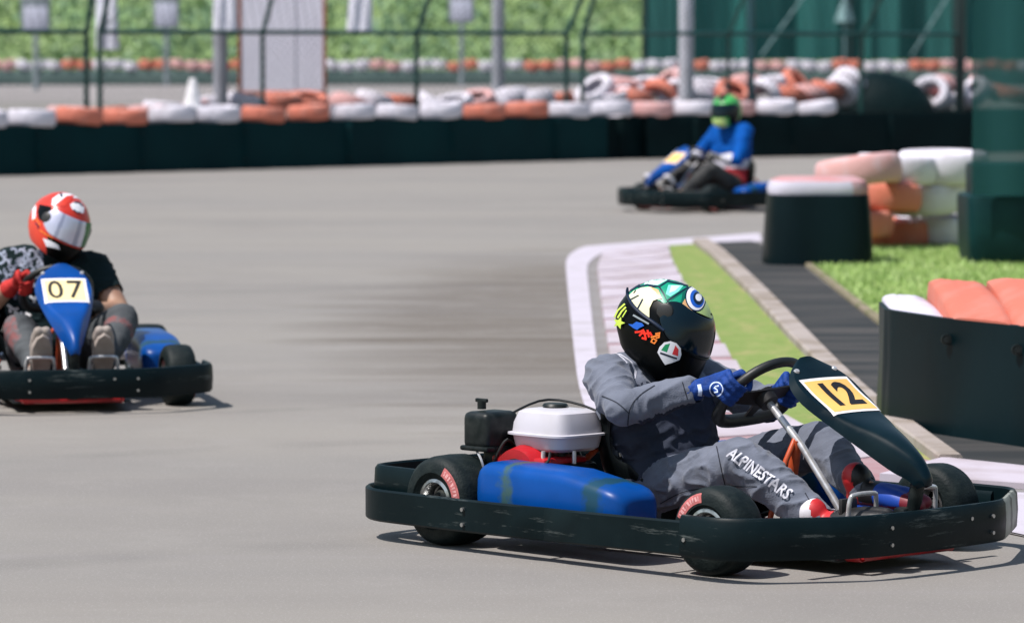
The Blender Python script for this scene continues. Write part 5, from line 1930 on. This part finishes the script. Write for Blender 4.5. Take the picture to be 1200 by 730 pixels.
dc.poly([(672, 30), (720, 40), (768, 88), (782, 118), (756, 98), (716, 72), (690, 62)], M['h_navy'])
dc.stroke([(300, 236), (318, 200), (356, 166)], 9, M['h_yel']); dc.stroke([(318, 240), (340, 205), (362, 184)], 9, M['h_yel']); dc.stroke([(344, 236), (366, 200)], 6, M['h_yel'])
star = []
for k in range(10):
    a = -1.2 + k * math.pi / 5
    rr_ = 34 if k % 2 == 0 else 15
    star.append((326 + rr_ * math.cos(a), 266 + rr_ * math.sin(a)))
dc.poly(star, M['h_yel'])
dc.poly([(376, 274), (400, 276), (420, 262), (450, 270), (462, 284), (436, 296), (424, 306), (404, 296)], M['h_blue'])
for st in ([(412, 318), (440, 316), (462, 306)], [(436, 338), (452, 322), (470, 330)], [(462, 312), (470, 350)], [(480, 306), (488, 346)], [(470, 326), (496, 322)], [(450, 348), (476, 356)], [(492, 318), (504, 338)]):
    dc.stroke(st, 11, M['h_red'])
for st in ([(498, 346), (520, 340), (540, 332)], [(508, 352), (500, 370), (516, 378), (528, 362), (510, 352)], [(522, 328), (544, 322), (540, 346), (524, 350)]):
    dc.stroke(st, 9, M['h_org'])
dc.stroke([(404, 228), (488, 276)], 9, M['greybox'])
def badge(pts):
    c, s_ = math.cos(.35), math.sin(.35)
    return [(594 + x * c - y * s_, 425 + x * s_ + y * c) for x, y in pts]
dc.poly(badge([(-58, 20), (-58, -8), (-44, -40), (-16, -58), (16, -58), (44, -40), (58, -8), (58, 20), (30, 46), (0, 70), (-30, 46)]), M['h_white'])
dc.poly(badge([(-44, 4), (-36, -30), (-14, -46), (-14, 4)]), M['h_flagg'])
dc.poly(badge([(14, 4), (14, -46), (36, -30), (44, 4)]), M['h_flagr'])
dc.stroke(badge([(-44, 18), (44, 18)]), 9, M['h_navy'])
gfx = dc.done('shell_graphics', h12)
# raised dark ridge from the crown down to the pivot
pts = []
for u, v in ((352, 70), (366, 112), (396, 172), (446, 222), (510, 268), (566, 310)):
    o0, d0 = hfn(u, v)
    hit, nn, i, d_ = hb_.ray_cast(o0 - d0 * 2, d0)
    if hit: pts.append(hit + nn * .003)
mb = MB(); mb.tube(dense(pts, 4), .0058, 8)
obj('ridge', mb, M['h_navy'], h12)
p0 = pts[0]
mb = MB(); mb.tube([p0, p0 + hu * .012 + hr * -.001, p0 + hu * .022], [.006, .005, .003], 8); obj('fin', mb, M['h_navy'], h12)

# ---------------------------------------------------------------- driver of kart 07
J7 = dict(hip_R=(-.14, -.06, .17), hip_L=(-.14, .12, .17), sh_R=(-.22, -.155, .585), sh_L=(-.20, .225, .555), neck=(-.19, .045, .645), head=(-.15, .062, .745),
          el_R=(-.02, -.285, .40), wr_R=(.09, -.175, .505), hand_R=(.17, -.15, .525), el_L=(-.01, .315, .37), wr_L=(.10, .165, .40), hand_L=(.16, .13, .41),
          kn_R=(.27, -.17, .325), an_R=(.60, -.125, .16), toe_R=(.66, -.125, .27), kn_L=(.27, .285, .36), an_L=(.60, .145, .16), toe_L=(.66, .14, .27))
b7 = Body(J7, girth=1.06)
p07 = b7.build(MX07, 'person in black printed t-shirt and red white helmet driving kart 07', .012)
def tee_pred(n, t, co):
    return n == 'torso' or (n[:4] == 'uarm' and t < .62) or (n[:5] == 'thigh' and t < .02)
tee = b7.garment('t_shirt', tee_pred, .012, M['tee_black'], .006)
def leg_pred(n, t, co):
    return n[:5] == 'thigh' or (n[:4] == 'shin' and t < .9) or (n == 'torso' and t < .22)
M['legstripe'] = mat('red_stripe', (0.17, 0.055, 0.055), 0.8, col2=(0.10, 0.08, 0.085), nscale=26, namt=(0.42, 0.55))
leg = b7.garment('leggings', leg_pred, .008, [M['leggings'], M['legstripe']], .003, lambda n, t, c, nr: 1 if (n == 'thighR' and t > .72 and nr.y < -.35) or (n == 'shinR' and t < .45 and nr.y < -.45) or (n == 'shinL' and .2 < t < .3) else 0)
# grey floral print and white marks on the shirt front
tb7 = bvh_of(tee)
cd7, crt7, cup7 = cam_local(MX07)
M['print_grey'] = mat('print_grey', (0.19, 0.22, 0.29), 0.8, col2=(0.27, 0.29, 0.37), nscale=30)
o7 = (b7.J['sh_R'] + b7.J['sh_L']) / 2
dc = Decals(tb7, lambda u, v: (o7 + crt7 * u + cup7 * v, -cd7), .010)
rl = random.Random(3)
for k in range(95):
    cx, cy = rl.uniform(-.27, .03), rl.uniform(-.14, .075)
    if cx > -.03 and cy > .01: continue
    a0 = rl.uniform(0, 6.28); r0 = rl.uniform(.010, .026)
    pts_ = [(cx + r0 * (1 - .05 * i) * math.cos(a0 + i * .62), cy + r0 * (1 - .05 * i) * math.sin(a0 + i * .62)) for i in range(int(rl.uniform(4, 9)))]
    dc.stroke(pts_, rl.uniform(.007, .013), M['print_grey'], .0015)
for pts_ in ([(-.20, -.17), (-.17, -.19), (-.15, -.185)], [(-.17, -.20), (-.145, -.215)], [(-.14, -.20), (-.13, -.235)], [(-.125, -.205), (-.10, -.215), (-.115, -.235)], [(-.19, -.185), (-.185, -.205)], [(-.10, -.13), (-.085, -.145), (-.06, -.14)], [(-.07, -.12), (-.085, -.165)]):
    dc.stroke(pts_, .011, M['white'], .0015)
dc.done('shirt_print', tee)
gR7P = C + V((0, -.145, 0)) + eU * .03
glove(p07, J7['wr_R'], gR7P, eU, M['glove_red'], elbow=J7['el_R'], cuff=.03)
glove(p07, J7['wr_L'], C + V((-.01, .115, 0)) - eU * .10, V((0, 1, 0)), M['shoe_black'], elbow=J7['el_L'], cuff=.03)
for S in 'RL':
    shoe(p07, J7['an_' + S], J7['toe_' + S], [M['shoe_beige'], M['sole']], lambda x, y, z: 0, upv=(-.8, 0, .45), sole_m=M['shoe_beige'])
HC7 = V((-.145, .060, .762))
hm7 = pose(None, HC7, 18, 12, -20) @ Matrix.Scale(.95, 4)
def red_fm(c):
    if c.z < -.06 and c.x > .125: return 1
    return 0
M['visor_green'] = mat('visor_reflection_green', (0.05, 0.16, 0.07), 0.3, 0.5)
M['visor_mid'] = mat('visor_reflection_grey', (0.36, 0.37, 0.48), 0.3, 0.5)
def vis7(c):  # green side and greyer bars are reflections painted into the mirror visor
    a = math.degrees(math.atan2(c.y, c.x))
    if a > 20: return 1
    if 2 < a < 10 or -30 < a < -24: return 2
    return 0
h07, hb7 = helmet(p07, hm7, [M['h_shellred'], M['h_black']], [M['h_chrome'], M['visor_green'], M['visor_mid']], vis=(-.058, .060), trim_m=M['h_shellred'], amax_deg=66, shell_fm=red_fm, visor_fm=vis7)
ih = hm7.inverted()
hd7 = (ih.to_3x3() @ cd7).normalized(); hr7 = (ih.to_3x3() @ crt7).normalized(); hu7 = hd7.cross(hr7)
if hu7.dot(ih.to_3x3() @ V((0, 0, 1))) < 0: hu7 = -hu7
K7 = 1 / (6.95 * 265)
dc = Decals(hb7, lambda u, v: (hr7 * ((u - 412) * K7) + hu7 * ((335 - v) * K7), -hd7), .006)
dc.poly([(238, 165), (345, 190), (330, 250), (300, 350), (232, 290), (222, 230)], M['h_black'])
dc.poly([(180, 195), (200, 165), (212, 180), (206, 285), (176, 300)], M['h_white'])
dc.poly([(350, 120), (420, 70), (560, 78), (600, 120), (520, 108), (430, 128), (370, 180), (345, 175)], M['h_white'])
dc.poly([(405, 150), (470, 95), (540, 85), (515, 125), (460, 190), (415, 185)], M['h_shellred'])
dc.poly([(410, 72), (432, 66), (440, 100), (425, 112)], M['h_navy'])
dc.poly([(500, 170), (545, 140), (600, 155), (622, 200), (615, 245), (570, 240), (520, 215)], M['h_white'])
dc.stroke([(535, 150), (580, 155), (608, 185)], 16, M['h_navy']); dc.stroke([(530, 215), (560, 240), (590, 238)], 12, M['h_navy'])
dc.poly([(270, 460), (330, 480), (400, 520), (415, 560), (370, 545), (300, 530)], M['h_white'])
dc.stroke([(205, 330), (225, 340), (232, 375)], 10, M['h_navy']); dc.stroke([(185, 310), (215, 290), (250, 350)], 8, M['h_org'])
dc.stroke([(245, 390), (300, 430), (360, 460)], 9, M['h_org'])
dc.done('shell_graphics', h07)

# ---------------------------------------------------------------- driver of the distant blue kart
JB = dict(hip_R=(-.14, -.095, .20), hip_L=(-.14, .095, .20), sh_R=(-.20, -.20, .745), sh_L=(-.18, .20, .745), neck=(-.15, 0, .83), head=(-.12, 0, .935),
          el_R=(.0, -.30, .50), wr_R=(.10, -.17, .50), hand_R=(.17, -.15, .50), el_L=(.02, .31, .48), wr_L=(.11, .18, .50), hand_L=(.17, .155, .50),
          kn_R=(.30, -.17, .38), an_R=(.61, -.13, .16), toe_R=(.67, -.13, .26), kn_L=(.27, .22, .40), an_L=(.60, .14, .16), toe_L=(.66, .14, .26))
bB = Body(JB, girth=1.10)
pB = bB.build(MXB, 'person in blue shirt and bright green helmet driving the distant blue kart', .014)
M['cuff_white'] = mat('white_sleeve', (0.55, 0.54, 0.62), 0.8)
M['waist_red'] = mat('red_waist', (0.40, 0.02, 0.03), 0.8)
def jb_m(n, t, c, nr):
    if n == 'farmL' or n == 'farmR': return 1
    if n == 'torso' and c.z < .48: return 2 if c.z < .40 else 1
    return 0
bB.garment('shirt', lambda n, t, co: n == 'torso' or n[:4] in ('uarm',) or (n[:4] == 'farm' and t < .95), .012, [M['jacket_blue'], M['cuff_white'], M['waist_red']], .006, jb_m)
bB.garment('trousers', lambda n, t, co: n[:5] == 'thigh' or (n[:4] == 'shin' and t < .92) or (n == 'torso' and t < .12), .010, M['trousers'], .005)
glove(pB, JB['wr_R'], C + V((0, -.145, 0)), eU, M['glove_grey'], elbow=JB['el_R'], cuff=.03)
glove(pB, JB['wr_L'], C + V((0, .145, 0)), eU, M['glove_grey'], elbow=JB['el_L'], cuff=.03)
for S in 'RL':
    shoe(pB, JB['an_' + S], JB['toe_' + S], [M['shoe_white'], M['shoe_black']], lambda x, y, z: 1 if .3 < x < .7 else 0, upv=(-.8, 0, .45))
hmB = pose(None, V((-.12, 0, .950)), 20, 4)
hB, hbB = helmet(pB, hmB, [M['h_shellgreen'], M['h_black'], M['h_lime']], M['h_visor'], shell_fm=lambda c: 1 if (abs(c.y) < .035 and c.z > .09) or (abs(c.y) > .09 and c.z < -.02 and c.x > -.02) else (2 if c.z < -.07 and abs(c.y) < .07 and c.x > 0 else 0))
